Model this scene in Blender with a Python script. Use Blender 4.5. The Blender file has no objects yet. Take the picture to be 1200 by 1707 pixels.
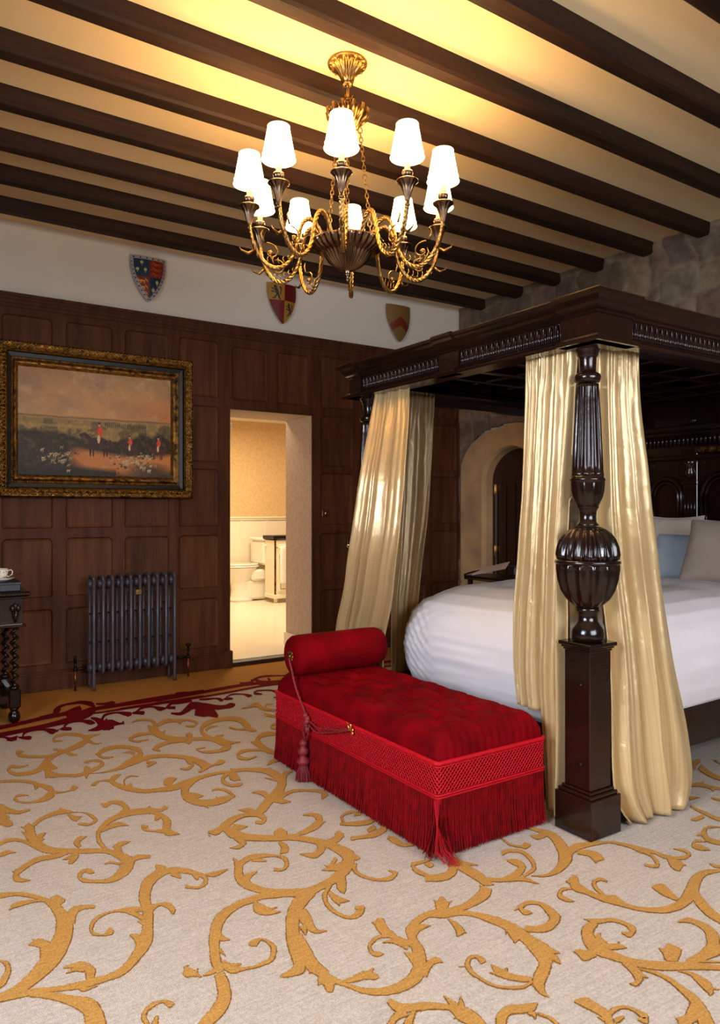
import bpy, math, random
import numpy as np
from mathutils import Vector, noise
random.seed(7)
PI = math.pi
SC = bpy.context.scene
COL = SC.collection

def lin(*c):
    return tuple(((v/255)/12.92 if v/255 <= .04045 else ((v/255+.055)/1.055)**2.4) for v in c)

# ---------------------------------------------------------------- camera
cam_data = bpy.data.cameras.new('camera')
cam = bpy.data.objects.new('camera', cam_data); COL.objects.link(cam)
cam.location = (0, 0, 1.3)
cam.rotation_euler = (PI/2, 0, math.radians(-33.5))
cam_data.sensor_fit = 'VERTICAL'; cam_data.sensor_height = 36.0
cam_data.lens = 36.0*1220/1707
cam_data.shift_y = -2.5/1707
cam_data.clip_start = 0.02
SC.camera = cam

# ---------------------------------------------------------------- exposure
SC.view_settings.view_transform = 'Standard'
SC.view_settings.look = 'None'
SC.view_settings.gamma = 1.0
SC.view_settings.use_curve_mapping = False
SC.view_settings.exposure = EXPOSURE = 0.0

# ---------------------------------------------------------------- world and daylight
wd = bpy.data.worlds.new('world'); SC.world = wd; wd.use_nodes = True
bg = wd.node_tree.nodes['Background']
bg.inputs['Color'].default_value = (.62, .74, 1, 1); bg.inputs['Strength'].default_value = 0.6

def area(name, loc, rot, sx, sy, power, color):
    l = bpy.data.lights.new(name, 'AREA'); l.shape = 'RECTANGLE'; l.size = sx; l.size_y = sy
    l.energy = power; l.color = color
    if name.startswith('daylight'): l.spread = math.radians(140)
    o = bpy.data.objects.new(name, l); COL.objects.link(o); o.location = loc; o.rotation_euler = rot
    return o
# daylight entering at the two windows behind and beside the camera, warm ceiling lamp in the bathroom
area('daylight_left', (-1.70, 1.2, 1.75), (0, -PI/2+math.radians(24), 0), 1.4, 1.5, 135, (.82, .89, 1))
area('daylight_front', (1.9, -1.40, 1.75), (PI/2-math.radians(24), 0, 0), 2.2, 1.4, 95, (.86, .91, 1))
area('bathroom_lamp', (3.9, 8.2, 2.5), (0, 0, 0), .9, .9, 75, (1, .80, .54))
area('bathroom_doorway_lamp', (3.0, 6.55, 2.48), (0, 0, 0), .3, .3, 7, (1, .84, .62))

# ---------------------------------------------------------------- materials
def mat(name, col, rough=.5, metal=0, spec=.5, coat=0, sheen=0, bump=None, var=None, attr=None, emit=None, aniso=0, scale=(1,1,1), coatr=.1):
    """bump=(scale, strength, detail)  var=(scale, col2, lo, hi) mixes a second colour by noise  attr=name of a colour attribute used as base colour"""
    m = bpy.data.materials.new(name); m.use_nodes = True
    nt = m.node_tree; N = nt.nodes; L = nt.links; b = N['Principled BSDF']
    b.inputs['Base Color'].default_value = (*col, 1); b.inputs['Roughness'].default_value = rough
    b.inputs['Metallic'].default_value = metal; b.inputs['Specular IOR Level'].default_value = spec
    b.inputs['Coat Weight'].default_value = coat; b.inputs['Coat Roughness'].default_value = coatr
    b.inputs['Sheen Weight'].default_value = sheen
    if aniso: b.inputs['Anisotropic'].default_value = aniso
    tc = N.new('ShaderNodeTexCoord'); mp = N.new('ShaderNodeMapping'); L.new(tc.outputs['Object'], mp.inputs['Vector'])
    mp.inputs['Scale'].default_value = scale
    src = None
    if attr:
        a = N.new('ShaderNodeAttribute'); a.attribute_name = attr; src = a.outputs['Color']
    if var:
        n = N.new('ShaderNodeTexNoise'); n.inputs['Scale'].default_value = var[0]; n.inputs['Detail'].default_value = 6
        L.new(mp.outputs['Vector'], n.inputs['Vector'])
        r = N.new('ShaderNodeMapRange'); r.inputs['From Min'].default_value = var[2]; r.inputs['From Max'].default_value = var[3]
        L.new(n.outputs['Fac'], r.inputs['Value'])
        x = N.new('ShaderNodeMix'); x.data_type = 'RGBA'
        L.new(r.outputs['Result'], x.inputs['Factor'])
        if src:
            L.new(src, x.inputs[6])
            y = N.new('ShaderNodeMix'); y.data_type = 'RGBA'; y.blend_type = 'MULTIPLY'; y.inputs['Factor'].default_value = 1
            L.new(src, y.inputs[6]); y.inputs[7].default_value = (*var[1], 1); L.new(y.outputs[2], x.inputs[7])
        else:
            x.inputs[6].default_value = (*col, 1); x.inputs[7].default_value = (*var[1], 1)
        src = x.outputs[2]
    if src: L.new(src, b.inputs['Base Color'])
    if bump:
        n = N.new('ShaderNodeTexNoise'); n.inputs['Scale'].default_value = bump[0]; n.inputs['Detail'].default_value = bump[2] if len(bump) > 2 else 3
        L.new(mp.outputs['Vector'], n.inputs['Vector'])
        u = N.new('ShaderNodeBump'); u.inputs['Strength'].default_value = bump[1]; u.inputs['Distance'].default_value = .01
        L.new(n.outputs['Fac'], u.inputs['Height']); L.new(u.outputs['Normal'], b.inputs['Normal'])
    if emit:
        b.inputs['Emission Color'].default_value = (*emit[0], 1); b.inputs['Emission Strength'].default_value = emit[1]
    return m

M = {}
M['panel_oak'] = mat('panel_oak', (.150, .052, .022), .55, spec=.18, attr='tint', var=(3, (.48, .38, .30), .35, .75), bump=(14, .35, 6), scale=(6, 6, .6))
M['plain_oak'] = mat('plain_oak', (.10, .036, .014), .5, spec=.3, var=(3, (.05, .018, .008), .35, .7), bump=(14, .3, 6), scale=(6, 6, .6))
M['plaster'] = mat('plaster', lin(232, 222, 206), .9, bump=(5, .15))
M['ceiling_plaster'] = mat('ceiling_plaster', lin(240, 210, 160), .9, bump=(4, .15))
M['beam_oak'] = mat('beam_oak', lin(58, 34, 21), .6, spec=.22, var=(2.5, lin(30, 18, 12), .3, .7), bump=(9, .5, 6), scale=(.5, 5, 5))
M['stone'] = mat('stone', (1, 1, 1), .95, attr='tint', var=(11, (.60, .56, .53), .36, .66), bump=(13, 1.0, 10))
M['arch_stone'] = mat('arch_stone', lin(206, 166, 116), .92, var=(3, lin(160, 130, 98), .38, .72), bump=(16, .6, 6))
M['black_oak'] = mat('black_oak', lin(38, 17, 10), .20, spec=.38, coat=.18, coatr=.08, var=(3, lin(20, 11, 8), .35, .65), bump=(30, .12))
M['door_oak'] = mat('door_oak', lin(58, 32, 22), .5, bump=(10, .4, 5), scale=(5, 5, .5))
M['satin'] = None
M['duvet_cotton'] = mat('duvet_cotton', lin(226, 220, 222), .85, bump=(3.2, .3, 2))
M['pillow_cotton'] = mat('pillow_cotton', lin(196, 180, 164), .9, bump=(60, .1))
M['blue_cotton'] = mat('blue_cotton', lin(180, 194, 204), .6, bump=(12, .4))
M['velvet'] = mat('velvet', lin(116, 1, 9), .8, spec=.05, var=(8, lin(88, 1, 6), .35, .7), bump=(40, .12))
M['fringe_red'] = mat('fringe_red', lin(138, 3, 11), .6, spec=.12, var=(30, lin(100, 2, 8), .3, .7))
M['braid_red'] = mat('braid_red', lin(172, 6, 22), .55, spec=.2)
M['cord_red'] = mat('cord_red', lin(122, 20, 28), .6)
M['brass'] = mat('brass', lin(186, 146, 84), .32, metal=1, var=(14, lin(110, 78, 40), .35, .75))
M['dark_bronze'] = mat('dark_bronze', lin(140, 112, 86), .28, metal=1, var=(14, lin(84, 64, 48), .3, .7))
M['bright_brass'] = mat('bright_brass', lin(220, 170, 84), .25, metal=1)
M['candle'] = mat('candle', lin(236, 220, 180), .5)
M['gilt'] = mat('gilt', lin(132, 90, 36), .42, metal=.85, var=(26, lin(44, 26, 11), .36, .62), bump=(40, .5))
M['gilt_bright'] = mat('gilt_bright', lin(184, 138, 60), .34, metal=.9, var=(40, lin(96, 62, 24), .4, .7))
M['black_lacquer'] = mat('black_lacquer', lin(18, 15, 16), .38, spec=.3)
M['iron_grey'] = mat('iron_grey', lin(84, 80, 88), .42, metal=.3)
M['chrome'] = mat('chrome', lin(210, 206, 200), .18, metal=1)
M['copper'] = mat('copper', lin(150, 90, 54), .35, metal=1)
M['porcelain'] = mat('porcelain', lin(240, 234, 222), .12, spec=.6)
M['cream_paint'] = mat('cream_paint', lin(238, 228, 204), .5)
M['cream_tile'] = mat('cream_tile', lin(236, 226, 202), .25)
M['wallpaper'] = mat('wallpaper', lin(220, 186, 138), .8, var=(26, lin(212, 176, 126), .42, .6), bump=(50, .2))
M['reveal_paper'] = mat('reveal_paper', lin(198, 178, 158), .85, var=(26, lin(188, 166, 146), .42, .6), bump=(50, .2))
M['towel'] = mat('towel', lin(240, 234, 226), .95, sheen=.3, bump=(160, .4))
M['dark_blue'] = mat('dark_blue', lin(26, 26, 40), .35)
M['paper'] = mat('paper', lin(232, 214, 198), .7)
M['ink'] = mat('ink', lin(60, 40, 40), .7)
M['amber'] = mat('amber', lin(150, 50, 12), .1, coat=.5)
M['gold_glaze'] = mat('gold_glaze', lin(204, 160, 80), .25, metal=.8)
M['red_glaze'] = mat('red_glaze', lin(150, 40, 44), .3)
M['window_white'] = mat('window_white', lin(230, 228, 222), .5)
M['shield_paint'] = mat('shield_paint', (1, 1, 1), .42, attr='tint', bump=(30, .1))
M['canvas_paint'] = mat('canvas_paint', (1, 1, 1), .42, attr='tint', spec=.25, bump=(90, .25))
M['dark_metal'] = mat('dark_metal', lin(40, 36, 34), .4, metal=.8)
M['silver_blue'] = mat('silver_blue', lin(170, 190, 220), .3, metal=.4)
M['mattress_white'] = mat('mattress_white', lin(222, 214, 208), .9)
M['glass'] = mat('glass', (.9, .95, 1), .02); M['glass'].node_tree.nodes['Principled BSDF'].inputs['Transmission Weight'].default_value = 1

def carpet_mat(name, c1, c2, depth=.5, sc=140):
    m = mat(name, c1, .95, spec=.08, var=(sc, c2, .35, .65), bump=(420, depth, 2))
    # woven streaks running one way across the pile
    nt = m.node_tree; N = nt.nodes; L = nt.links; b = N['Principled BSDF']
    tc = N.new('ShaderNodeTexCoord'); mp = N.new('ShaderNodeMapping'); mp.inputs['Scale'].default_value = (9, 120, 1); mp.inputs['Rotation'].default_value = (0, 0, .05)
    L.new(tc.outputs['Object'], mp.inputs['Vector'])
    n = N.new('ShaderNodeTexNoise'); n.inputs['Scale'].default_value = 1; n.inputs['Detail'].default_value = 3; L.new(mp.outputs['Vector'], n.inputs['Vector'])
    r = N.new('ShaderNodeMapRange'); r.inputs['From Min'].default_value = .35; r.inputs['From Max'].default_value = .7; r.inputs['To Min'].default_value = 1; r.inputs['To Max'].default_value = .84
    L.new(n.outputs['Fac'], r.inputs['Value'])
    x = N.new('ShaderNodeMix'); x.data_type = 'RGBA'; x.blend_type = 'MULTIPLY'; x.inputs['Factor'].default_value = 1
    src = b.inputs['Base Color'].links[0].from_socket
    L.new(src, x.inputs[6]); L.new(r.outputs['Result'], x.inputs[7]); L.new(x.outputs[2], b.inputs['Base Color'])
    return m
M['carpet_field'] = carpet_mat('carpet_field', lin(206, 192, 178), lin(186, 170, 154))
M['carpet_gold'] = carpet_mat('carpet_gold', lin(202, 152, 82), lin(182, 130, 64))
M['carpet_edge'] = carpet_mat('carpet_edge', lin(168, 116, 54), lin(146, 96, 42))
M['carpet_border'] = carpet_mat('carpet_border', lin(196, 138, 66), lin(178, 122, 56))
M['carpet_red'] = carpet_mat('carpet_red', lin(122, 8, 20), lin(96, 5, 14))

def satin_mat():
    m = mat('satin', lin(216, 188, 128), .29, metal=.32, spec=.6)
    nt = m.node_tree; N = nt.nodes; L = nt.links; b = N['Principled BSDF']
    uv = N.new('ShaderNodeUVMap'); uv.uv_map = 'UVMap'
    mp = N.new('ShaderNodeMapping'); mp.inputs['Scale'].default_value = (260, .6, 1); L.new(uv.outputs['UV'], mp.inputs['Vector'])
    n = N.new('ShaderNodeTexNoise'); n.inputs['Scale'].default_value = 1; n.inputs['Detail'].default_value = 2; L.new(mp.outputs['Vector'], n.inputs['Vector'])
    x = N.new('ShaderNodeMix'); x.data_type = 'RGBA'; x.inputs[6].default_value = (*lin(178, 142, 88), 1); x.inputs[7].default_value = (*lin(220, 194, 146), 1)
    L.new(n.outputs['Fac'], x.inputs['Factor']); L.new(x.outputs[2], b.inputs['Base Color'])
    # ribs and horizontal crush creases
    mp2 = N.new('ShaderNodeMapping'); mp2.inputs['Scale'].default_value = (6, 16, 1); L.new(uv.outputs['UV'], mp2.inputs['Vector'])
    n2 = N.new('ShaderNodeTexNoise'); n2.inputs['Scale'].default_value = 1; n2.inputs['Detail'].default_value = 4; n2.inputs['Distortion'].default_value = .8; L.new(mp2.outputs['Vector'], n2.inputs['Vector'])
    ad = N.new('ShaderNodeMath'); ad.operation = 'MULTIPLY_ADD'; ad.inputs[1].default_value = .12; L.new(n.outputs['Fac'], ad.inputs[0]); L.new(n2.outputs['Fac'], ad.inputs[2])
    u = N.new('ShaderNodeBump'); u.inputs['Strength'].default_value = .22; u.inputs['Distance'].default_value = .02
    L.new(ad.outputs['Value'], u.inputs['Height']); L.new(u.outputs['Normal'], b.inputs['Normal'])
    return m
M['satin'] = satin_mat()

def shade_mat():
    m = bpy.data.materials.new('lit_silk_shade'); m.use_nodes = True
    b = m.node_tree.nodes['Principled BSDF']; b.inputs['Base Color'].default_value = (*lin(250, 240, 215), 1); b.inputs['Roughness'].default_value = .9
    b.inputs['Emission Color'].default_value = (1, .68, .30, 1); b.inputs['Emission Strength'].default_value = 11.0
    return m
M['shade'] = shade_mat()
M['shade_trim'] = mat('shade_trim', lin(240, 220, 180), .8, emit=((1, .80, .48), 1.6))

# ---------------------------------------------------------------- mesh helpers
class MB:
    def __init__(s): s.v = []; s.f = []; s.m = []; s.s = []; s.c = []; s.uv = {}
    def add(s, verts, faces, mi=0, smooth=False, tint=None):
        o = len(s.v); s.v += [tuple(p) for p in verts]
        s.c += [tint or (1, 1, 1)]*len(verts)
        for f in faces: s.f.append(tuple(o+i for i in f)); s.m.append(mi); s.s.append(smooth)
        return o
    def box(s, x0, x1, y0, y1, z0, z1, mi=0, b=0, tint=None):
        if b <= 0:
            V = [(x, y, z) for z in (z0, z1) for y in (y0, y1) for x in (x0, x1)]
            F = [(0, 2, 3, 1), (4, 5, 7, 6), (0, 1, 5, 4), (2, 6, 7, 3), (0, 4, 6, 2), (1, 3, 7, 5)]
            s.add(V, F, mi, tint=tint); return
        b = min(b, (x1-x0)/2.01, (y1-y0)/2.01, (z1-z0)/2.01)
        rings = []
        V = []
        def ring(ix, z):
            a = (x0+ix, x1-ix); c = (y0+ix, y1-ix); k = b if ix == 0 else 0
            k = b if ix == 0 else .0001
            return [(a[0]+k, c[0], z), (a[1]-k, c[0], z), (a[1], c[0]+k, z), (a[1], c[1]-k, z), (a[1]-k, c[1], z), (a[0]+k, c[1], z), (a[0], c[1]-k, z), (a[0], c[0]+k, z)]
        R = [ring(b, z0), ring(0, z0+b), ring(0, z1-b), ring(b, z1)]
        for r in R: V += r
        F = [tuple(range(7, -1, -1)), tuple(24+i for i in range(8))]
        for j in range(3):
            for i in range(8):
                F.append((j*8+i, j*8+(i+1) % 8, (j+1)*8+(i+1) % 8, (j+1)*8+i))
        s.add(V, F, mi, tint=tint)
    def lathe(s, prof, cx=0, cy=0, seg=32, mi=0, nf=0, smooth=True, axis='z', off=0, cap=True):
        """prof: (r, z[, flute depth])"""
        V = []; n = len(prof)
        for p in prof:
            r, z = p[0], p[1]; a = p[2] if len(p) > 2 else 0
            for i in range(seg):
                t = 2*PI*i/seg
                rr = r*(1-a*(.5-.5*math.cos(nf*t))**.7) if (nf and a) else r
                q = (rr*math.cos(t), rr*math.sin(t), z)
                if axis == 'x': q = (z, rr*math.cos(t), rr*math.sin(t))
                if axis == 'y': q = (rr*math.cos(t), z, rr*math.sin(t))
                V.append((q[0]+cx, q[1]+cy, q[2]+off))
        F = [(j*seg+i, j*seg+(i+1) % seg, (j+1)*seg+(i+1) % seg, (j+1)*seg+i) for j in range(n-1) for i in range(seg)]
        if axis == 'y' : F = [f[::-1] for f in F]
        if cap:
            F.append(tuple(range(seg-1, -1, -1)) if axis != 'y' else tuple(range(seg))); F.append(tuple((n-1)*seg+i for i in range(seg)) if axis != 'y' else tuple((n-1)*seg+i for i in range(seg-1, -1, -1)))
        s.add(V, F, mi, smooth)
    def tube(s, pts, r, seg=8, mi=0, smooth=True, closed=False, cap=True, flat=1.0):
        P = [Vector(p) for p in pts]; n = len(P)
        R = r if hasattr(r, '__len__') else [r]*n
        V = []; prev = None
        for i, p in enumerate(P):
            a = P[(i-1) % n] if (closed or i > 0) else P[i]; b = P[(i+1) % n] if (closed or i < n-1) else P[i]
            t = (b-a); t = t.normalized() if t.length > 1e-9 else Vector((0, 0, 1))
            if prev is None:
                h = Vector((0, 0, 1)) if abs(t.z) < .9 else Vector((1, 0, 0)); u = t.cross(h).normalized()
            else:
                u = prev - t*prev.dot(t)
                u = u.normalized() if u.length > 1e-6 else t.orthogonal().normalized()
            prev = u; w = t.cross(u)
            for k in range(seg):
                an = 2*PI*k/seg; V.append(tuple(p+(u*math.cos(an)+w*math.sin(an)*flat)*R[i]))
        F = []
        m = n if closed else n-1
        for j in range(m):
            for i in range(seg):
                F.append((j*seg+i, j*seg+(i+1) % seg, ((j+1) % n)*seg+(i+1) % seg, ((j+1) % n)*seg+i))
        if not closed and cap:
            F.append(tuple(range(seg-1, -1, -1))); F.append(tuple((n-1)*seg+i for i in range(seg)))
        s.add(V, F, mi, smooth)
    def ball(s, c, r, mi=0, seg=8, rings=5, sc=(1, 1, 1)):
        pr = [(max(1e-4, r*math.sin(PI*j/rings)), -r*math.cos(PI*j/rings)) for j in range(rings+1)]
        V = [(c[0]+q*math.cos(2*PI*i/seg)*sc[0], c[1]+q*math.sin(2*PI*i/seg)*sc[1], c[2]+z*sc[2]) for q, z in pr for i in range(seg)]
        F = [(j*seg+i, j*seg+(i+1) % seg, (j+1)*seg+(i+1) % seg, (j+1)*seg+i) for j in range(rings) for i in range(seg)]
        s.add(V, F, mi, True)
    def grid(s, fn, nu, nv, mi=0, smooth=True, flip=False, closeu=False, tintfn=None):
        V = [fn(i/nu, j/nv) for j in range(nv+1) for i in range(nu if closeu else nu+1)]
        w = nu if closeu else nu+1
        F = []
        for j in range(nv):
            for i in range(nu):
                q = (j*w+i, j*w+(i+1) % w, (j+1)*w+(i+1) % w, (j+1)*w+i)
                F.append(q[::-1] if flip else q)
        s.add(V, F, mi, smooth)
    def prism(s, pts, d0, d1, axis='x', mi=0):
        """closed outline pts (a,b) extruded along axis from d0 to d1"""
        n = len(pts)
        def q(a, b, d):
            return {'x': (d, a, b), 'y': (a, d, b), 'z': (a, b, d)}[axis]
        V = [q(a, b, d0) for a, b in pts]+[q(a, b, d1) for a, b in pts]
        F = [tuple(range(n-1, -1, -1)), tuple(range(n, 2*n))]+[(i, (i+1) % n, n+(i+1) % n, n+i) for i in range(n)]
        s.add(V, F, mi)
    def xform(s, fn, start=0):
        for i in range(start, len(s.v)): s.v[i] = tuple(fn(*s.v[i]))
    def build(s, name, mats, parent=None, kind=None, origin=None):
        me = bpy.data.meshes.new(name); me.from_pydata(s.v, [], s.f); me.validate(verbose=False)
        mats = mats if isinstance(mats, (list, tuple)) else [mats]
        for m in mats: me.materials.append(M[m] if isinstance(m, str) else m)
        if len(me.polygons) == len(s.f):
            me.polygons.foreach_set('material_index', s.m); me.polygons.foreach_set('use_smooth', s.s)
        at = me.color_attributes.new('tint', 'FLOAT_COLOR', 'POINT')
        arr = np.ones((len(me.vertices), 4), dtype=np.float32)
        if len(s.c) == len(me.vertices): arr[:, :3] = np.array(s.c, dtype=np.float32)
        at.data.foreach_set('color', arr.ravel())
        me.update()
        o = bpy.data.objects.new(name, me); COL.objects.link(o)
        if parent is not None: o.parent = parent; o.matrix_parent_inverse = parent_inv(parent)
        if kind: o['kind'] = kind
        return o

def parent_inv(p):
    from mathutils import Matrix
    m = Matrix.Translation(p.location) @ p.rotation_euler.to_matrix().to_4x4()
    q = p.parent
    while q is not None:
        m = (Matrix.Translation(q.location) @ q.rotation_euler.to_matrix().to_4x4()) @ q.matrix_parent_inverse.copy() @ m if False else m
        q = None
    return m.inverted() if p.parent is None else Matrix.Identity(4)

def thing(name, label, cat, loc=(0, 0, 0), group=None, rz=0):
    o = bpy.data.objects.new(name, None); COL.objects.link(o); o.location = loc; o.rotation_euler = (0, 0, rz)
    o['label'] = label; o['category'] = cat
    if group: o['group'] = group
    return o
def tag(o, label, cat, group=None):
    o['label'] = label; o['category'] = cat
    if group: o['group'] = group
    return o
def struct(name, mb, mats): return mb.build(name, mats, kind='structure')
def spl(pts, n):
    """Catmull-Rom through pts, n samples per span"""
    P = [np.array(p, float) for p in pts]; P = [2*P[0]-P[1]]+P+[2*P[-1]-P[-2]]
    out = []
    for i in range(1, len(P)-2):
        a, b, c, d = P[i-1:i+3]
        for k in range(n):
            t = k/n; out.append(.5*((2*b)+(-a+c)*t+(2*a-5*b+4*c-d)*t*t+(-a+3*b-3*c+d)*t**3))
    out.append(P[-2]); return out
def interp(x, xs, ys): return float(np.interp(x, xs, ys))
# ================================================================ the room
YA = 5.673      # face of the panelled wall
XB = 4.975      # face of the stone wall
ZC = 3.36       # ceiling
X0, Y0 = -1.8, -1.5
# floor slab under the carpet
b = MB(); b.box(X0-.1, XB+.3, Y0-.1, 5.76, -.1, -.006); struct('floor', b, 'door_oak')
b = MB(); b.box(X0-.1, XB+.3, Y0-.1, YA+.5, ZC, ZC+.1); struct('ceiling', b, 'ceiling_plaster')

# back wall with the doorway to the bathroom
DX0, DX1, DZ = 2.457, 3.242, 2.145
b = MB()
def wallblock(x0, x1, z0, z1): b.box(x0, x1, YA+.02, 6.164, z0, z1, 0)
wallblock(X0-.1, DX0, 0, ZC); wallblock(DX1, XB+.3, 0, ZC); wallblock(DX0, DX1, DZ, ZC)
struct('wall_back', b, 'plaster')
b = MB()
b.add([(DX1-.002, YA+.005, .03), (DX1-.002, 6.166, .03), (DX1-.002, 6.166, DZ), (DX1-.002, YA+.005, DZ)], [(0, 1, 2, 3)])
b.add([(DX0+.002, YA+.005, .03), (DX0+.002, 6.166, .03), (DX0+.002, 6.166, DZ), (DX0+.002, YA+.005, DZ)], [(3, 2, 1, 0)])
b.add([(DX0, YA+.005, DZ-.002), (DX1, YA+.005, DZ-.002), (DX1, 6.166, DZ-.002), (DX0, 6.166, DZ-.002)], [(0, 1, 2, 3)])
b.box(DX1-.022, DX1-.002, YA+.03, 6.17, .03, .15, 1)
struct('trim_1', b, ['reveal_paper', 'cream_paint'])

# oak panelling: every cell is a flat surround with a bevelled, round-shouldered sunk panel
b = MB()
def cell(X, Z, x, z, top_round=True):
    """outer rectangle X=(x0,x1), Z=(z0,z1), sunk panel x, z"""
    k = random.uniform(.82, 1.12); tp = (.122*k, .041*k*random.uniform(.95, 1.08), .0135*k)
    ts = (.102, .033, .011)
    r = .035
    def rr(x0, x1, z0, z1, rad, rb=.012):
        P = []
        for cx, cz, a0, rd in ((x1-rad, z1-rad, 0, rad), (x0+rad, z1-rad, 90, rad), (x0+rb, z0+rb, 180, rb), (x1-rb, z0+rb, 270, rb)):
            for q in range(5):
                a = math.radians(a0+90*q/4); P.append((cx+rd*math.cos(a), cz+rd*math.sin(a)))
        return P
    def outer(P):
        O = []
        for i, (px, pz) in enumerate(P):
            c = i//5; q = i % 5
            cx = X[1] if c in (0, 3) else X[0]; cz = Z[1] if c in (0, 1) else Z[0]
            if q == 2: O.append((cx, cz))
            elif (c in (0, 2)) == (q < 2): O.append((cx, pz))
            else: O.append((px, cz))
        return O
    P0 = rr(*x, *z, r); P1 = rr(x[0]+.008, x[1]-.008, z[0]+.008, z[1]-.008, r-.006); P2 = rr(x[0]+.022, x[1]-.022, z[0]+.022, z[1]-.022, r-.01, .006)
    O = outer(P0); n = 20
    for A, B, ya, yb, t in ((O, P0, YA, YA, ts), (P0, P1, YA, YA+.012, ts), (P1, P2, YA+.012, YA+.016, tp)):
        V = [(a, ya, c) for a, c in A]+[(a, yb, c) for a, c in B]
        b.add(V, [(i, n+i, n+(i+1) % n, (i+1) % n) for i in range(n)], 0, tint=t)
    b.add([(a, YA+.016, c) for a, c in P2], [tuple(range(n-1, -1, -1))], 0, tint=tp)
cols = [(-1.70, -1.40), (-1.30, -.99), (-.90, -.57), (-.49, -.16), (-.07, .25), (.312, .648), (.739, 1.075), (1.166, 1.503), (1.593, 1.941), (2.02, 2.361)]
edges = [-1.8]+[(cols[i][1]+cols[i+1][0])/2 for i in range(len(cols)-1)]+[2.457]
rowsz = [(.18, .585), (.67, 1.10), (1.17, 1.64), (1.695, 2.155), (2.225, 2.69)]
zed = [.13, .628, 1.135, 1.668, 2.19, 2.74]
colr = [(3.329, 3.675), (3.765, 4.10), (4.185, 4.52), (4.60, 4.93)]
edr = [3.242, 3.72, 4.142, 4.56, XB]
for i, c in enumerate(cols):
    for j, z in enumerate(rowsz): cell((edges[i], edges[i+1]), (zed[j], zed[j+1]), c, z)
for i, c in enumerate(colr):
    for j, z in enumerate(rowsz): cell((edr[i], edr[i+1]), (zed[j], zed[j+1]), c, z)
cell((DX0, 2.85), (DZ, 2.74), (2.475, 2.81), (2.225, 2.67)); cell((2.85, DX1), (DZ, 2.74), (2.891, 3.20), (2.225, 2.67))
TS = (.096, .031, .011)
# thickness of the panelling at the doorway and its moulded cornice
for z0, z1, d in ((2.74, 2.765, .012), (2.765, 2.79, .022), (2.79, 2.812, .03), (2.812, 2.835, .04)):
    b.box(X0, XB, YA-d, YA+.02, z0, z1, tint=TS)
b.box(DX0-.03, DX0, YA-.006, YA+.02, .03, DZ, tint=TS); b.box(DX1, DX1+.03, YA-.006, YA+.02, .03, DZ, tint=TS)
b.box(DX0-.03, DX1+.03, YA-.006, YA+.02, DZ, DZ+.03, tint=TS)
struct('trim_2', b, 'panel_oak')
b = MB()
for x0, x1 in ((X0, DX0), (DX1, XB)):
    b.box(x0, x1, YA-.03, YA+.015, 0, .10, tint=TS); b.box(x0, x1, YA-.022, YA+.015, .10, .118, tint=TS); b.box(x0, x1, YA-.012, YA+.015, .118, .135, tint=TS)
b.box(DX0-.06, DX0+.012, YA-.04, YA+.015, 0, .14, tint=TS, b=.006)
struct('baseboard_back', b, 'panel_oak')
b = MB(); b.box(DX0, DX1, YA-.01, 5.76, -.01, .03, b=.004); struct('trim_3', b, 'door_oak')

# left and front walls behind and beside the camera, with their windows
b = MB()
b.box(X0-.1, X0, Y0, .45, 0, ZC); b.box(X0-.1, X0, 1.95, YA+.02, 0, ZC); b.box(X0-.1, X0, .45, 1.95, 0, 1.0); b.box(X0-.1, X0, .45, 1.95, 2.5, ZC)
struct('wall_left', b, 'plain_oak')
b = MB()
b.box(X0-.1, .8, Y0-.1, Y0, 0, ZC); b.box(3.0, XB+.3, Y0-.1, Y0, 0, ZC); b.box(.8, 3.0, Y0-.1, Y0, 0, 1.0); b.box(.8, 3.0, Y0-.1, Y0, 2.5, ZC)
struct('wall_front', b, 'plain_oak')
b = MB()
for y0, y1 in ((.45, .50), (1.175, 1.225), (1.90, 1.95)): b.box(X0-.07, X0-.02, y0, y1, 1.0, 2.5)
for z0, z1 in ((1.0, 1.05), (1.72, 1.77), (2.45, 2.5)): b.box(X0-.07, X0-.02, .45, 1.95, z0, z1)
w = struct('window_1', b, 'window_white'); b = MB(); b.box(X0-.048, X0-.042, .46, 1.94, 1.01, 2.49); b.build('pane', 'glass', w)
b = MB()
for x0, x1 in ((.8, .85), (1.52, 1.57), (2.23, 2.28), (2.95, 3.0)): b.box(x0, x1, Y0-.07, Y0-.02, 1.0, 2.5)
for z0, z1 in ((1.0, 1.05), (1.72, 1.77), (2.45, 2.5)): b.box(.8, 3.0, Y0-.07, Y0-.02, z0, z1)
w = struct('window_2', b, 'window_white'); b = MB(); b.box(.81, 2.99, Y0-.048, Y0-.042, 1.01, 2.49); b.build('pane', 'glass', w)

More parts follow.
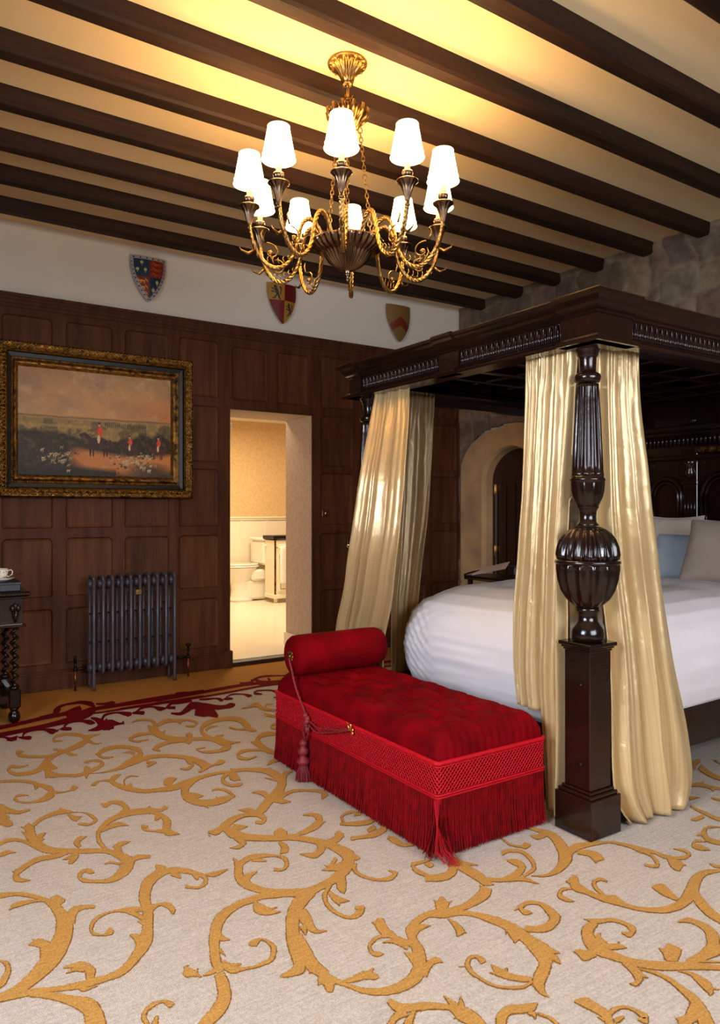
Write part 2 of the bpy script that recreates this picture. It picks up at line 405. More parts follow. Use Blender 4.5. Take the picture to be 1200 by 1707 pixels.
# ceiling beams
names = ['first', 'second', 'third', 'fourth', 'fifth', 'sixth', 'seventh', 'eighth', 'ninth']
BY = [(5.28, 5.375), (4.79, 4.885), (4.345, 4.44), (3.89, 3.985), (3.437, 3.54), (2.98, 3.08), (2.515, 2.61), (2.035, 2.14), (1.56, 1.68)]
for i, (y0, y1) in enumerate(BY):
    b = MB(); n = 46
    def ring(x, k):
        w = lambda a: .006*noise.noise(Vector((x*.8+i*7, a*3.1, i)))
        return [(x, y0+w(1), ZC+.004), (x, y0+w(1)+.002, 3.283+w(2)), (x, y0+w(1)+.014, 3.270+w(2)), (x, y1+w(3)-.014, 3.268+w(4)), (x, y1+w(3), 3.281+w(4)), (x, y1+w(3), ZC+.004)]
    V = []; xe = XB-.006
    for k in range(n+1): V += ring(X0+.002+(xe-X0)*k/n, k)
    F = [(k*6+j, (k+1)*6+j, (k+1)*6+(j+1) % 6, k*6+(j+1) % 6) for k in range(n) for j in range(6)]
    F += [tuple(range(6)), tuple(n*6+j for j in range(5, -1, -1))]
    b.add(V, F, 0)
    tag(b.build('ceiling_beam', 'beam_oak'), 'dark oak ceiling beam, %s counted from the panelled wall' % names[i], 'beam', 'dark oak ceiling beams')

# stone wall on the right with the pointed doorway
APY = 4.95
def arch(half, apex, spring, zb, n=14):
    """four-centred arch outline from foot to foot, (y,z)"""
    P = [(APY+half, zb)]
    P.append((APY+half, spring))
    k = apex-spring
    for i in range(1, n+1):
        t = i/n
        # tight shoulder then nearly straight to the point
        a = t*PI/2
        y = half*(1-t)**1.0*(.55+.45*math.cos(a)) if False else half*math.cos(a)**.80
        z = spring+k*(.80*math.sin(a)+.20*t**2)
        P.append((APY+y if i < n else APY, z))
    Q = [(2*APY-y, z) for y, z in P[::-1]]
    return P+Q[1:]
inner = arch(.35, 1.90, 1.60, 0); outer = arch(.69, 2.12, 1.70, 0)
rw = random.Random(9)
outer = [(y+(.022*noise.noise(Vector((y*7, z*7, 3))) if z > 0 else 0), z+.02*noise.noise(Vector((y*6, z*6, 8)))) for y, z in outer]
def in_outer(y, z):
    if z < 1.70: return abs(y-APY) < .67
    k = (z-1.70)/(2.12-1.70)
    return k < 1 and abs(y-APY) < .67*math.cos(math.asin(min(1, k)))**.8
b = MB()
rnd = random.Random(3)
rows_ = []; z = -.05
while z < 3.5:
    h = rnd.choice([.13, .18, .22, .28, .34]); st = []; y = Y0-.3
    while y < 6.1:
        w = rnd.uniform(.18, .62); c = rnd.choice([(136, 116, 98), (122, 106, 92), (148, 126, 102), (108, 92, 80), (140, 112, 90), (126, 110, 98), (114, 100, 88)])
        st.append((y, y+w, lin(*[v*rnd.uniform(.94, 1.08) for v in c]), rnd.uniform(0, 1))); y += w
    rows_.append((z, z+h, st)); z += h
def stone(y, z):
    y += .16*noise.noise(Vector((y*1.7, z*2.9, 1.5)))+.03*noise.noise(Vector((y*9, z*9, 4))); z += .13*noise.noise(Vector((y*2.2, z*1.9, 7.5)))+.022*noise.noise(Vector((y*11, z*9, 9)))
    for z0, z1, st in rows_:
        if z0 <= z < z1:
            for y0, y1, c, q in st:
                if y0 <= y < y1:
                    d = min(y-y0, y1-y, z-z0, z1-z)
                    e = min(1, d/.028)
                    mort = lin(142, 124, 104)
                    e2 = min(1, max(0, (d-.008)/.012))
                    return (.012+.02*q)*e**.5*1.0+.010*noise.noise(Vector((y*6, z*6, q*9))), tuple(mort[i]*(1-e2)+c[i]*e2 for i in range(3))
    return 0, lin(130, 118, 108)
NY, NZ = 340, 150
ya, yb_ = Y0-.02, YA+.01
V = []; Cc = []
for j in range(NZ+1):
    for i in range(NY+1):
        y = ya+(yb_-ya)*i/NY; z = ZC*j/NZ
        h, c = stone(y, z); V.append((XB+.012-h, y, z)); Cc.append(c)
F = []
for j in range(NZ):
    for i in range(NY):
        yc = ya+(yb_-ya)*(i+.5)/NY; zc = ZC*(j+.5)/NZ
        if in_outer(yc, zc): continue
        q = j*(NY+1)+i; F.append((q, q+NY+1, q+NY+2, q+1))
b.add(V, F, 0, True); b.c = Cc
# the mass of the wall behind its face
for y0, y1, z0, z1 in ((Y0-.1, APY-.55, 0, ZC), (APY+.55, 6.164, 0, ZC), (APY-.55, APY+.55, 1.95, ZC)):
    b.box(XB+.05, XB+.34, y0, y1, z0, z1)
struct('wall_right', b, 'stone')
# dressed stone surround
b = MB(); n = len(inner)
def ringx(P, x): return [(x, y, z) for y, z in P]
mid = [(a[0]+(c[0]-a[0])*.10, a[1]+(c[1]-a[1])*.06) for a, c in zip(inner, outer)]
strips = [(ringx(outer, XB+.06), ringx(outer, XB-.018)), (ringx(outer, XB-.018), ringx(mid, XB-.016)), (ringx(mid, XB-.016), ringx(inner, XB+.02)), (ringx(inner, XB+.02), ringx(inner, XB+.16))]
for A, B in strips: b.add(A+B, [(i, i+1, n+i+1, n+i) for i in range(n-1)], 0, True)
struct('trim_4', b, 'arch_stone')
# plank door in the arch with its frame
DXR = XB+.10
b = MB()
P = [(y, z) for y, z in arch(.345, 1.89, 1.59, 0)]
b.prism(P, DXR, DXR+.04)
door = struct('door_1', b, 'door_oak')
b = MB()
for k in range(-2, 3):
    b.box(DXR-.006, DXR, APY+k*.12-.005+.03, APY+k*.12+.005+.03, .02, 1.55, 0)
b.build('plank_seam', 'black_oak', door)
for z in (1.507, .91):
    b = MB(); b.lathe([(.009, z-.05), (.011, z-.045), (.011, z+.045), (.009, z+.05)], DXR-.012, 5.255, 10); b.box(DXR-.006, DXR, 5.20, 5.25, z-.045, z+.045)
    b.build('hinge', 'brass', door)
b = MB(); b.box(DXR-.008, DXR, 5.242, 5.250, .05, 1.56); b.build('edge_strip', 'chrome', door)

# ================================================================ bathroom beyond the doorway
BY0, BY1, BX0, BX1, BZ = 6.164, 9.8, 1.9, 6.2, .035
b = MB(); b.box(BX0, BX1, 5.76, BY1, -.08, BZ); 
fl = struct('floor.001', b, 'cream_tile'); fl.name = 'floor_bathroom'
b = MB(); b.box(BX0, BX1, BY0, BY1, 2.6, 2.7); struct('ceiling_bathroom', b, 'plaster')
b = MB(); b.box(BX0, BX1, BY1, BY1+.1, 0, 2.6); struct('wall_bathroom_back', b, 'wallpaper')
b = MB(); b.box(BX0-.1, BX0, BY0, BY1, 0, 2.6); struct('wall_bathroom_left', b, 'wallpaper')
b = MB(); b.box(BX1, BX1+.1, BY0, BY1, 0, 2.6); struct('wall_bathroom_right', b, 'wallpaper')
b = MB()
b.box(BX0, BX1, BY1-.012, BY1, BZ, 1.16); b.box(BX0, BX1, BY1-.035, BY1, 1.16, 1.185, b=.004); b.box(BX0, BX1, BY1-.05, BY1, 1.185, 1.21, b=.005); b.box(BX0, BX1, BY1-.03, BY1, BZ, .17, b=.005)
x = BX0+.1
while x < BX1:
    b.box(x, x+.035, BY1-.02, BY1-.01, .17, 1.16); x += .40
struct('trim_5', b, 'cream_paint')

def toilet():
    cx, cy, z0 = 4.27, 9.47, BZ
    t = thing('toilet', 'white ceramic toilet seen side-on through the open bathroom doorway', 'toilet', (cx, cy, z0))
    b = MB()
    def bowl(u, v):
        a = 2*PI*u
        prof = [(.13, .0), (.14, .02), (.12, .06), (.105, .16), (.115, .26), (.155, .36), (.185, .43), (.20, .47)]
        k = v*(len(prof)-1); i = min(int(k), len(prof)-2); f = k-i
        r = prof[i][0]*(1-f)+prof[i+1][0]*f; z = prof[i][1]*(1-f)+prof[i+1][1]*f
        return (cx+r*1.25*math.cos(a)-.02*v, cy+r*math.sin(a), z0+z)
    b.grid(bowl, 32, 28, closeu=True); b.box(cx+.02, cx+.36, cy-.11, cy+.11, z0+.02, z0+.30, b=.03); b.box(cx+.1, cx+.40, cy-.15, cy+.15, z0+.28, z0+.44, b=.03)
    b.build('bowl', 'porcelain', t)
    for nm, zz, th, sc in (('seat', .475, .022, 1.0), ('lid', .503, .018, .97)):
        b = MB(); V = []
        for dz in (0, .006, th-.006, th):
            s_ = sc*(1-.02*(dz in (0, th)))
            for i in range(32):
                a = 2*PI*i/32; V.append((cx-.01+.27*s_*math.cos(a), cy+.205*s_*math.sin(a), z0+zz+dz))
        F = [(j*32+i, j*32+(i+1) % 32, (j+1)*32+(i+1) % 32, (j+1)*32+i) for j in range(3) for i in range(32)]+[tuple(range(31, -1, -1)), tuple(96+i for i in range(32))]
        b.add(V, F, 0, False); b.build(nm, 'porcelain', t)
    b = MB(); b.box(cx+.24, cx+.44, cy-.22, cy+.22, z0+.50, z0+.84, b=.03); b.box(cx+.225, cx+.455, cy-.235, cy+.235, z0+.84, z0+.885, b=.02); b.build('cistern', 'porcelain', t)
    b = MB(); b.tube([(cx+.30, cy-.24, z0+.80), (cx+.26, cy-.27, z0+.79), (cx+.22, cy-.28, z0+.765)], .012); b.build('flush_lever', 'porcelain', t)
toilet()
def vanity():
    x0, y0, z0 = 4.53, 8.95, BZ
    t = thing('vanity_unit', 'cream washstand with gilt lines and dark marble top beside the toilet', 'cabinet', (x0, y0, z0))
    b = MB(); b.box(x0, x0+.9, y0, y0+.3, z0+.10, z0+.86, b=.006); b.box(x0-.01, x0+.91, y0-.01, y0+.3, z0+.06, z0+.12, b=.01); b.build('carcass', 'cream_paint', t)
    b = MB(); b.box(x0-.03, x0+.93, y0-.03, y0+.31, z0+.875, z0+.92, b=.008); b.build('marble_top', 'dark_metal', t)
    for k in (0, 1):
        b = MB(); b.box(x0+.05+k*.42, x0+.43+k*.42, y0-.018, y0, z0+.16, z0+.80, b=.006); d = b.build('door', 'cream_paint', t)
        b = MB()
        for (a, c, e, f) in ((.08, .40, .19, .195), (.08, .40, .765, .77), (.08, .085, .19, .77), (.395, .40, .19, .77)):
            b.box(x0+a+k*.42, x0+c+k*.42, y0-.021, y0-.017, z0+e, z0+f)
        b.build('gilt_line', 'gilt', d)
    b = MB(); b.box(x0, x0+.02, y0-.006, y0+.01, z0+.12, z0+.86); b.build('gilt_edge', 'gilt', t)
    b = MB(); b.tube([(x0+.03, y0, z0+.76), (x0+.03, y0-.05, z0+.76), (x0+.26, y0-.05, z0+.76), (x0+.26, y0, z0+.76)], .007); b.build('towel_rail', 'bright_brass', t)
    for q in ((.04, .05), (.86, .05)):
        b = MB(); b.box(x0+q[0]-.02, x0+q[0]+.02, y0+.03, y0+.07, z0, z0+.07, b=.005); b.build('foot', 'cream_paint', t)
    b = MB()
    def tw(u, v):
        s = v*1.15-.15; y = y0-.062 if s > 0 else y0-.038
        z = z0+.77-s*.50 if s > 0 else z0+.77+s*.8
        if abs(s) < .03: z = z0+.772; y = y0-.05
        return (x0+.05+u*.19, y-.010*math.sin(u*9), z)
    b.grid(tw, 24, 30)
    o = b.build('hand_towel', 'towel'); tag(o, 'white hand towel hanging from the rail of the cream washstand', 'towel')
    s = o.modifiers.new('thick', 'SOLIDIFY'); s.thickness = .008
vanity()
b = MB(); b.box(2.60, 2.72, 6.22, 6.26, 2.05, 2.10, b=.005); b.lathe([(.018, 2.05), (.022, 2.03), (.012, 2.015)], 2.66, 6.22, 12)
tag(b.build('wall_spotlight', 'cream_paint'), 'small cream light fitting high at the left inside the doorway', 'light')
# ================================================================ carpet
GOLD_SCROLLS = """
0.884 4.39 0.879 4.366 0.848 4.424 0.832 4.386 0.866 4.456 0.87 4.509 0.926 4.464 0.937 4.52 0.978 4.397 0.998 4.466 0.985 4.34 1.018 4.338 0.96 4.31 0.954 4.214 0.889 4.244 0.882 4.168 0.822 4.195 0.817 4.132 0.766 4.157 0.767 4.073 0.722 4.073 0.73 3.983 0.685 3.995 0.683 3.921 0.631 3.96 0.625 3.903 0.58 3.982 0.57 3.931 0.565 4.039 0.549 4.023 0.574 4.057 0.577 4.109 0.609 4.03 0.614 4.066 0.653 4.051 0.654 4.064
0.998 4.303 1.016 4.424 1.041 4.353 1.05 4.407 1.092 4.384 1.095 4.396
0.989 4.278 1.015 4.345 1.017 4.209 1.026 4.239 1.056 4.211 1.058 4.221
0.792 4.157 0.789 4.135 0.746 4.178 0.739 4.131 0.681 4.221 0.672 4.175 0.645 4.288 0.629 4.231 0.638 4.278 0.638 4.337 0.667 4.291 0.669 4.309
0.848 4.176 0.869 4.222 0.858 4.092 0.877 4.147 0.894 4.07 0.898 4.082
0.857 4.218 0.844 4.165 0.826 4.257 0.814 4.211 0.81 4.262 0.807 4.251
0.712 3.993 0.743 4.015 0.702 3.82 0.736 3.903 0.762 3.786 0.772 3.831 0.824 3.745 0.832 3.791 0.869 3.753 0.876 3.807 0.927 3.789 0.931 3.843 0.978 3.849 0.966 3.88 0.975 3.944 0.961 3.904 0.933 3.965 0.927 3.933 0.897 3.942 0.906 3.925 0.917 3.906 0.92 3.917
0.704 3.973 0.723 4.01 0.706 3.914 0.737 3.93 0.696 3.863 0.709 3.839 0.69 3.811 0.692 3.806
0.881 3.865 0.896 3.886 0.871 3.814 0.906 3.809 0.858 3.755 0.87 3.733 0.852 3.698 0.855 3.696
0.728 4.015 0.753 4.066 0.738 3.926 0.76 3.989 0.769 3.924 0.771 3.932
0.884 3.752 0.885 3.759 0.957 3.728 0.961 3.75 1.029 3.736 1.035 3.783 1.113 3.796 1.121 3.878 1.177 3.862 1.17 3.924 1.208 4.007 1.176 3.949 1.167 4.096 1.146 4.034 1.106 4.136 1.091 4.07 1.038 4.121 1.029 4.045 0.986 4.029 1 4.019 0.997 3.941 1.008 3.976 1.047 3.932 1.051 3.948
1.168 3.954 1.146 3.901 1.15 3.993 1.137 3.953 1.107 3.986 1.105 3.976
1.002 4.066 0.994 4.024 0.979 4.047 0.977 4.036
1.101 3.769 1.117 3.846 1.151 3.791 1.162 3.839 1.196 3.791 1.208 3.838
0.465 3.87 0.468 3.906 0.496 3.865 0.5 3.901 0.547 3.843 0.553 3.882 0.604 3.792 0.613 3.836 0.648 3.703 0.661 3.748 0.668 3.63 0.693 3.676 0.665 3.618 0.68 3.552 0.634 3.572 0.632 3.511 0.586 3.543 0.583 3.519 0.545 3.57 0.54 3.547 0.532 3.616 0.518 3.61 0.545 3.633 0.547 3.669 0.583 3.62 0.585 3.632
0.624 3.769 0.638 3.79 0.624 3.719 0.645 3.721 0.62 3.683 0.622 3.678
0.678 3.582 0.687 3.63 0.719 3.57 0.722 3.59 0.754 3.575 0.755 3.595 0.773 3.575 0.779 3.64 0.794 3.599 0.796 3.609
0.849 3.588 0.85 3.598 0.87 3.58 0.874 3.629 0.9 3.621 0.903 3.638 0.932 3.596 0.943 3.627 0.94 3.525 0.961 3.572 0.966 3.447 0.988 3.503 1.007 3.384 1.022 3.424 1.053 3.342 1.066 3.381
0.943 3.565 0.941 3.621 0.973 3.609 0.977 3.673 1.011 3.658 1.012 3.668
0.984 3.489 0.978 3.491 1.003 3.567 1 3.579 1.037 3.6 1.042 3.624 1.074 3.584 1.077 3.592
0.979 3.47 0.983 3.492 0.989 3.45 1.018 3.521 0.994 3.437 1.004 3.446
0.426 3.562 0.436 3.62 0.448 3.525 0.465 3.591 0.47 3.463 0.486 3.528 0.512 3.425 0.518 3.468 0.56 3.438 0.561 3.459
0.411 3.455 0.433 3.58 0.431 3.431 0.463 3.539 0.45 3.394 0.467 3.452 0.476 3.408 0.476 3.414
0.42 3.424 0.446 3.471 0.432 3.35 0.455 3.411 0.454 3.309 0.471 3.383 0.474 3.316 0.479 3.342
0.517 3.29 0.531 3.304 0.509 3.233 0.544 3.244 0.5 3.149 0.537 3.173 0.513 3.049 0.541 3.104 0.551 2.974 0.566 3.025 0.611 2.927 0.621 2.97 0.671 2.888 0.681 2.93 0.729 2.849 0.742 2.889 0.756 2.775 0.781 2.823 0.762 2.723 0.805 2.75 0.751 2.71 0.78 2.671
0.53 3.247 0.515 3.207 0.517 3.268 0.508 3.242 0.499 3.288 0.498 3.283
0.516 3.183 0.5 3.153 0.504 3.215 0.496 3.199 0.494 3.235 0.492 3.231
0.53 3.06 0.516 3.098 0.552 3.12 0.544 3.164 0.575 3.165 0.575 3.17
0.54 3.088 0.543 3.124 0.558 3.105 0.558 3.112
0.545 3.252 0.542 3.288 0.583 3.298 0.583 3.337 0.631 3.322 0.635 3.369 0.669 3.321 0.679 3.378 0.717 3.307 0.719 3.318 0.75 3.275 0.755 3.289 0.763 3.203 0.778 3.23 0.767 3.19 0.775 3.166 0.744 3.164 0.741 3.141 0.72 3.186 0.713 3.154 0.701 3.189 0.699 3.179
0.672 3.327 0.659 3.336 0.683 3.374 0.665 3.373 0.675 3.397 0.671 3.393
0.682 3.3 0.691 3.32 0.695 3.217 0.711 3.274 0.731 3.245 0.732 3.253
0.687 3.252 0.696 3.27 0.701 3.204 0.703 3.208
0.379 3.155 0.382 3.192 0.405 3.145 0.407 3.182 0.433 3.158 0.435 3.195 0.461 3.149 0.467 3.179 0.486 3.115 0.494 3.139 0.504 3.062 0.514 3.089 0.529 2.995 0.538 3.024 0.566 2.948 0.573 2.974
0.383 3.041 0.382 3.056 0.402 3.04 0.401 3.08 0.418 3.046 0.421 3.086 0.447 3.044 0.448 3.048
0.666 2.964 0.652 2.95 0.667 2.997 0.646 3.01 0.677 3.014 0.677 3.059 0.704 3.038 0.705 3.044
0.624 2.943 0.648 2.927 0.619 2.909 0.635 2.876 0.602 2.869 0.608 2.838 0.592 2.844 0.592 2.84
0.63 2.92 0.626 2.876 0.603 2.905 0.601 2.877 0.581 2.889 0.581 2.885
0.61 2.949 0.608 2.922 0.573 2.951 0.568 2.912 0.505 2.963 0.503 2.918 0.451 2.926 0.454 2.885 0.417 2.89 0.428 2.854 0.406 2.82 0.426 2.843 0.428 2.79 0.435 2.819 0.455 2.786 0.456 2.791
0.435 2.89 0.431 2.866 0.411 2.895 0.41 2.891
0.746 2.877 0.736 2.866 0.742 2.959 0.725 2.947 0.753 3.028 0.741 3.046 0.789 3.09 0.785 3.127 0.832 3.126 0.835 3.177 0.877 3.143 0.886 3.204 0.937 3.137 0.953 3.204 0.982 3.114 1.002 3.181
0.866 3.146 0.879 3.21 0.927 3.142 0.943 3.206 0.986 3.126 1.002 3.182 1.027 3.111 1.037 3.146 1.067 3.132 1.071 3.154
0.982 3.126 1.001 3.166 1.008 3.068 1.025 3.096 1.001 3 1.035 3.017 0.989 2.972 1.008 2.931 0.981 2.945 0.972 2.903 0.943 2.951 0.937 2.935 0.921 2.993 0.909 2.97 0.915 2.989 0.919 3.029 0.935 2.987 0.94 3.004
0.985 2.964 1.017 2.97 0.971 2.876 1.004 2.925 1.02 2.852 1.023 2.859
1.024 3.097 1.02 3.06 0.995 3.086 0.992 3.036 0.977 3.042 0.977 3.036
0.974 3.136 0.972 3.162 1.002 3.177 1 3.197 1.01 3.2 1.009 3.204
1.029 3.112 1.03 3.129 1.055 3.128 1.063 3.171 1.062 3.125 1.067 3.135
0.881 3.161 0.877 3.205 0.925 3.223 0.902 3.238 0.922 3.322 0.9 3.275 0.886 3.353 0.878 3.315 0.851 3.343 0.84 3.291 0.836 3.352 0.833 3.346
0.766 3.044 0.768 3.073 0.803 3.06 0.808 3.105 0.841 3.063 0.852 3.105 0.872 3.046 0.874 3.052
0.781 2.805 0.758 2.803 0.792 2.868 0.772 2.897 0.803 2.88 0.808 2.918 0.838 2.897 0.839 2.901
0.771 2.872 0.762 2.888 0.775 2.899 0.774 2.901
0.788 2.717 0.79 2.752 0.818 2.731 0.826 2.773 0.86 2.719 0.867 2.743
0.763 2.759 0.784 2.682 0.741 2.708 0.747 2.637 0.694 2.656 0.69 2.616 0.648 2.666 0.643 2.642 0.614 2.704 0.603 2.678 0.613 2.723 0.601 2.738 0.627 2.743 0.629 2.769 0.639 2.721 0.651 2.76 0.655 2.718 0.659 2.728
0.754 2.744 0.747 2.726 0.729 2.777 0.724 2.758 0.703 2.772 0.702 2.762
0.323 2.721 0.325 2.761 0.349 2.715 0.352 2.755 0.393 2.704 0.397 2.731 0.432 2.664 0.439 2.694 0.467 2.609 0.478 2.632 0.479 2.525 0.509 2.554 0.475 2.45 0.521 2.436 0.451 2.377 0.487 2.315 0.412 2.307 0.437 2.23 0.368 2.242 0.382 2.181 0.324 2.198 0.33 2.149 0.276 2.179 0.279 2.144 0.255 2.179 0.256 2.144
0.472 2.621 0.47 2.609 0.443 2.645 0.441 2.624 0.407 2.659 0.406 2.624 0.378 2.653 0.38 2.623 0.362 2.621 0.363 2.617
0.5 2.55 0.487 2.573 0.529 2.585 0.488 2.619 0.512 2.635 0.509 2.635
0.524 2.419 0.503 2.446 0.54 2.47 0.527 2.515 0.56 2.488 0.564 2.523 0.6 2.478 0.604 2.497
0.423 2.236 0.394 2.255 0.442 2.331 0.406 2.329 0.417 2.394 0.404 2.348 0.382 2.381 0.382 2.376
0.431 2.318 0.424 2.337 0.447 2.359 0.446 2.362
0.414 2.386 0.405 2.367 0.398 2.405 0.396 2.401
0.255 2.148 0.256 2.175 0.276 2.141 0.277 2.169 0.319 2.131 0.32 2.166 0.368 2.12 0.371 2.148 0.417 2.1 0.42 2.125 0.461 2.081 0.464 2.116 0.499 2.075 0.502 2.11 0.54 2.073 0.541 2.105 0.586 2.078 0.582 2.116 0.642 2.125 0.631 2.166 0.693 2.183 0.669 2.228 0.725 2.27 0.699 2.293 0.754 2.361 0.723 2.373 0.771 2.444 0.74 2.467 0.805 2.518 0.79 2.577 0.844 2.555 0.85 2.614 0.887 2.567 0.897 2.608 0.915 2.555 0.927 2.595
0.67 2.192 0.649 2.193 0.676 2.244 0.654 2.226 0.652 2.267 0.649 2.26
0.714 2.32 0.7 2.289 0.693 2.327 0.691 2.323
0.855 2.585 0.842 2.594 0.863 2.598 0.859 2.658 0.884 2.62 0.886 2.629
0.459 2.087 0.48 2.101 0.47 2.063 0.475 2.083 0.507 2.067 0.507 2.07
0.735 2.396 0.727 2.369 0.698 2.421 0.689 2.384 0.647 2.43 0.645 2.416 0.597 2.428 0.598 2.408 0.561 2.386 0.569 2.371 0.554 2.328 0.563 2.339 0.582 2.3 0.584 2.312 0.603 2.293 0.608 2.336 0.612 2.301 0.616 2.313
0.72 2.335 0.707 2.316 0.703 2.379 0.692 2.357 0.671 2.409 0.669 2.404
0.507 2.1 0.486 2.114 0.52 2.154 0.492 2.143 0.496 2.206 0.487 2.176 0.446 2.21 0.445 2.199
0.497 2.179 0.49 2.15 0.473 2.19 0.471 2.167 0.446 2.175 0.446 2.171
0.344 2.122 0.351 2.153 0.391 2.076 0.4 2.106 0.427 2.024 0.443 2.062 0.447 1.974 0.485 2.015 0.444 1.942 0.492 1.935 0.435 1.891 0.48 1.87
0.281 2.203 0.274 2.238 0.3 2.218 0.288 2.248 0.319 2.269 0.307 2.282 0.319 2.323 0.307 2.311 0.301 2.342 0.299 2.334
0.581 1.823 0.567 1.822 0.582 1.876 0.571 1.883 0.601 1.896 0.6 1.914 0.632 1.901 0.635 1.915 0.641 1.874 0.652 1.897 0.658 1.879 0.659 1.882
0.595 1.823 0.583 1.841 0.608 1.858 0.604 1.864
0.746 2.349 0.749 2.395 0.779 2.373 0.783 2.392 0.795 2.347 0.813 2.376 0.799 2.319 0.816 2.324 0.796 2.304 0.801 2.298
0.804 2.517 0.799 2.573 0.846 2.56 0.851 2.62 0.885 2.566 0.897 2.605 0.923 2.537 0.939 2.574 0.949 2.505 0.964 2.532 0.965 2.466 0.982 2.484 0.96 2.447 0.968 2.427 0.935 2.424 0.931 2.405 0.911 2.44 0.904 2.423 0.9 2.46 0.889 2.437
0.876 2.551 0.893 2.581 0.892 2.519 0.908 2.542 0.899 2.508 0.902 2.51
0.942 2.523 0.957 2.536 0.942 2.482 0.962 2.496 0.946 2.464 0.948 2.465
0.981 2.48 0.987 2.495 1.006 2.454 1.017 2.49 1.064 2.473 1.067 2.486
1.116 2.549 1.121 2.552 1.095 2.483 1.124 2.484 1.066 2.423 1.099 2.421 1.055 2.348 1.092 2.381 1.077 2.285 1.105 2.323 1.113 2.236 1.133 2.27 1.164 2.199 1.18 2.231 1.22 2.172 1.236 2.208 1.265 2.168 1.279 2.201 1.313 2.167 1.326 2.199
1.089 2.313 1.058 2.318 1.103 2.369 1.093 2.404 1.148 2.403 1.149 2.411
1.116 2.47 1.122 2.512 1.161 2.495 1.172 2.536 1.21 2.488 1.223 2.52 1.254 2.468 1.264 2.484 1.265 2.428 1.287 2.444 1.252 2.394 1.261 2.379 1.231 2.376 1.225 2.359 1.211 2.399 1.198 2.375
1.163 2.483 1.179 2.514 1.208 2.45 1.216 2.464
1.185 2.197 1.179 2.184 1.139 2.23 1.127 2.204 1.096 2.259 1.082 2.223 1.05 2.262 1.039 2.221 0.997 2.256 0.991 2.216 0.94 2.235 0.942 2.188 0.889 2.189 0.906 2.148 0.849 2.117 0.874 2.092 0.825 2.054 0.851 2.041 0.805 1.992 0.834 1.988 0.798 1.937 0.824 1.939
0.924 2.232 0.912 2.18 0.903 2.208 0.902 2.203
0.866 2.115 0.891 2.13 0.87 2.078 0.888 2.099 0.896 2.066 0.898 2.069
0.842 2.035 0.856 2.045 0.853 1.999 0.854 2.001
1.047 2.224 1.06 2.225 1.025 2.169 1.059 2.196 1.048 2.128 1.068 2.161 1.095 2.12 1.097 2.124
1.046 2.192 1.061 2.212 1.065 2.149 1.076 2.167 1.099 2.15 1.1 2.154
0.811 1.969 0.808 1.942 0.787 1.961 0.784 1.941 0.764 1.955 0.763 1.949
0.76 1.948 0.758 1.946 0.753 1.986 0.738 1.962 0.738 2.015 0.723 1.969 0.719 1.989 0.719 1.985
0.747 1.99 0.73 1.982 0.743 2.012 0.733 2.017 0.749 2.017 0.749 2.02
0.752 1.964 0.746 1.979 0.766 1.99 0.765 1.992
0.82 1.963 0.841 1.986 0.835 1.915 0.855 1.949 0.876 1.907 0.88 1.92 0.919 1.898 0.923 1.914 0.961 1.905 0.958 1.925 0.996 1.955 0.979 1.959 0.994 1.998 0.982 1.988 0.978 2.023 0.973 2.013 0.957 2.031 0.948 1.994 0.934 2.021 0.931 2.011
0.843 1.934 0.851 1.961 0.875 1.937 0.877 1.943
0.79 1.934 0.82 1.934 0.779 1.889 0.812 1.881 0.764 1.846 0.79 1.816 0.735 1.813 0.747 1.769 0.7 1.79 0.708 1.749 0.671 1.768 0.681 1.73
1.248 2.208 1.242 2.149 1.185 2.181 1.189 2.115 1.115 2.111 1.138 2.067 1.065 2.028 1.1 2.005 1.029 1.949 1.069 1.939 1.006 1.877 1.043 1.866 0.995 1.849 1.007 1.808 0.973 1.838 0.966 1.81 0.944 1.833 0.941 1.824
1.139 2.088 1.172 2.094 1.12 2.029 1.165 2.045 1.125 1.958 1.145 1.976 1.164 1.943 1.168 1.95
1.103 2.014 1.133 2.012 1.098 1.961 1.102 1.961
1.068 1.977 1.093 1.98 1.041 1.898 1.08 1.902 1.021 1.815 1.066 1.835 1.04 1.751 1.069 1.771
1.033 1.846 1.053 1.838 1.017 1.793 1.021 1.791
1.052 1.946 1.091 1.949 1.027 1.852 1.066 1.862 1.029 1.775 1.059 1.793 1.049 1.727 1.068 1.743 1.073 1.684 1.086 1.697 1.097 1.638 1.113 1.656 1.139 1.602 1.156 1.631 1.194 1.587 1.208 1.626 1.259 1.596 1.256 1.642 1.319 1.647 1.293 1.673 1.357 1.705 1.318 1.71 1.372 1.757 1.342 1.759 1.395 1.793 1.375 1.819 1.428 1.818 1.435 1.852 1.478 1.828 1.497 1.861 1.51 1.803 1.543 1.845 1.572 1.781 1.593 1.804 1.609 1.738 1.629 1.756
1.535 1.805 1.556 1.829 1.59 1.767 1.609 1.785 1.613 1.711 1.647 1.738 1.628 1.658 1.671 1.684 1.63 1.606 1.68 1.63 1.621 1.545 1.676 1.567 1.613 1.499 1.676 1.51 1.586 1.456 1.626 1.45
1.619 1.546 1.664 1.56 1.601 1.492 1.653 1.5 1.585 1.467 1.615 1.447 1.549 1.448 1.565 1.414 1.506 1.417 1.538 1.4 1.492 1.376 1.514 1.379 1.5 1.351 1.502 1.352
1.073 1.737 1.065 1.719 1.042 1.76 1.047 1.712 1.019 1.708 1.044 1.705 1.027 1.69 1.03 1.69
1.032 1.773 1.042 1.772 1.011 1.735 1.037 1.733
1.069 1.711 1.072 1.719 1.099 1.693 1.108 1.717 1.133 1.686 1.152 1.72 1.154 1.67 1.173 1.692 1.168 1.67 1.171 1.672
1.15 1.685 1.149 1.712 1.18 1.711 1.18 1.717
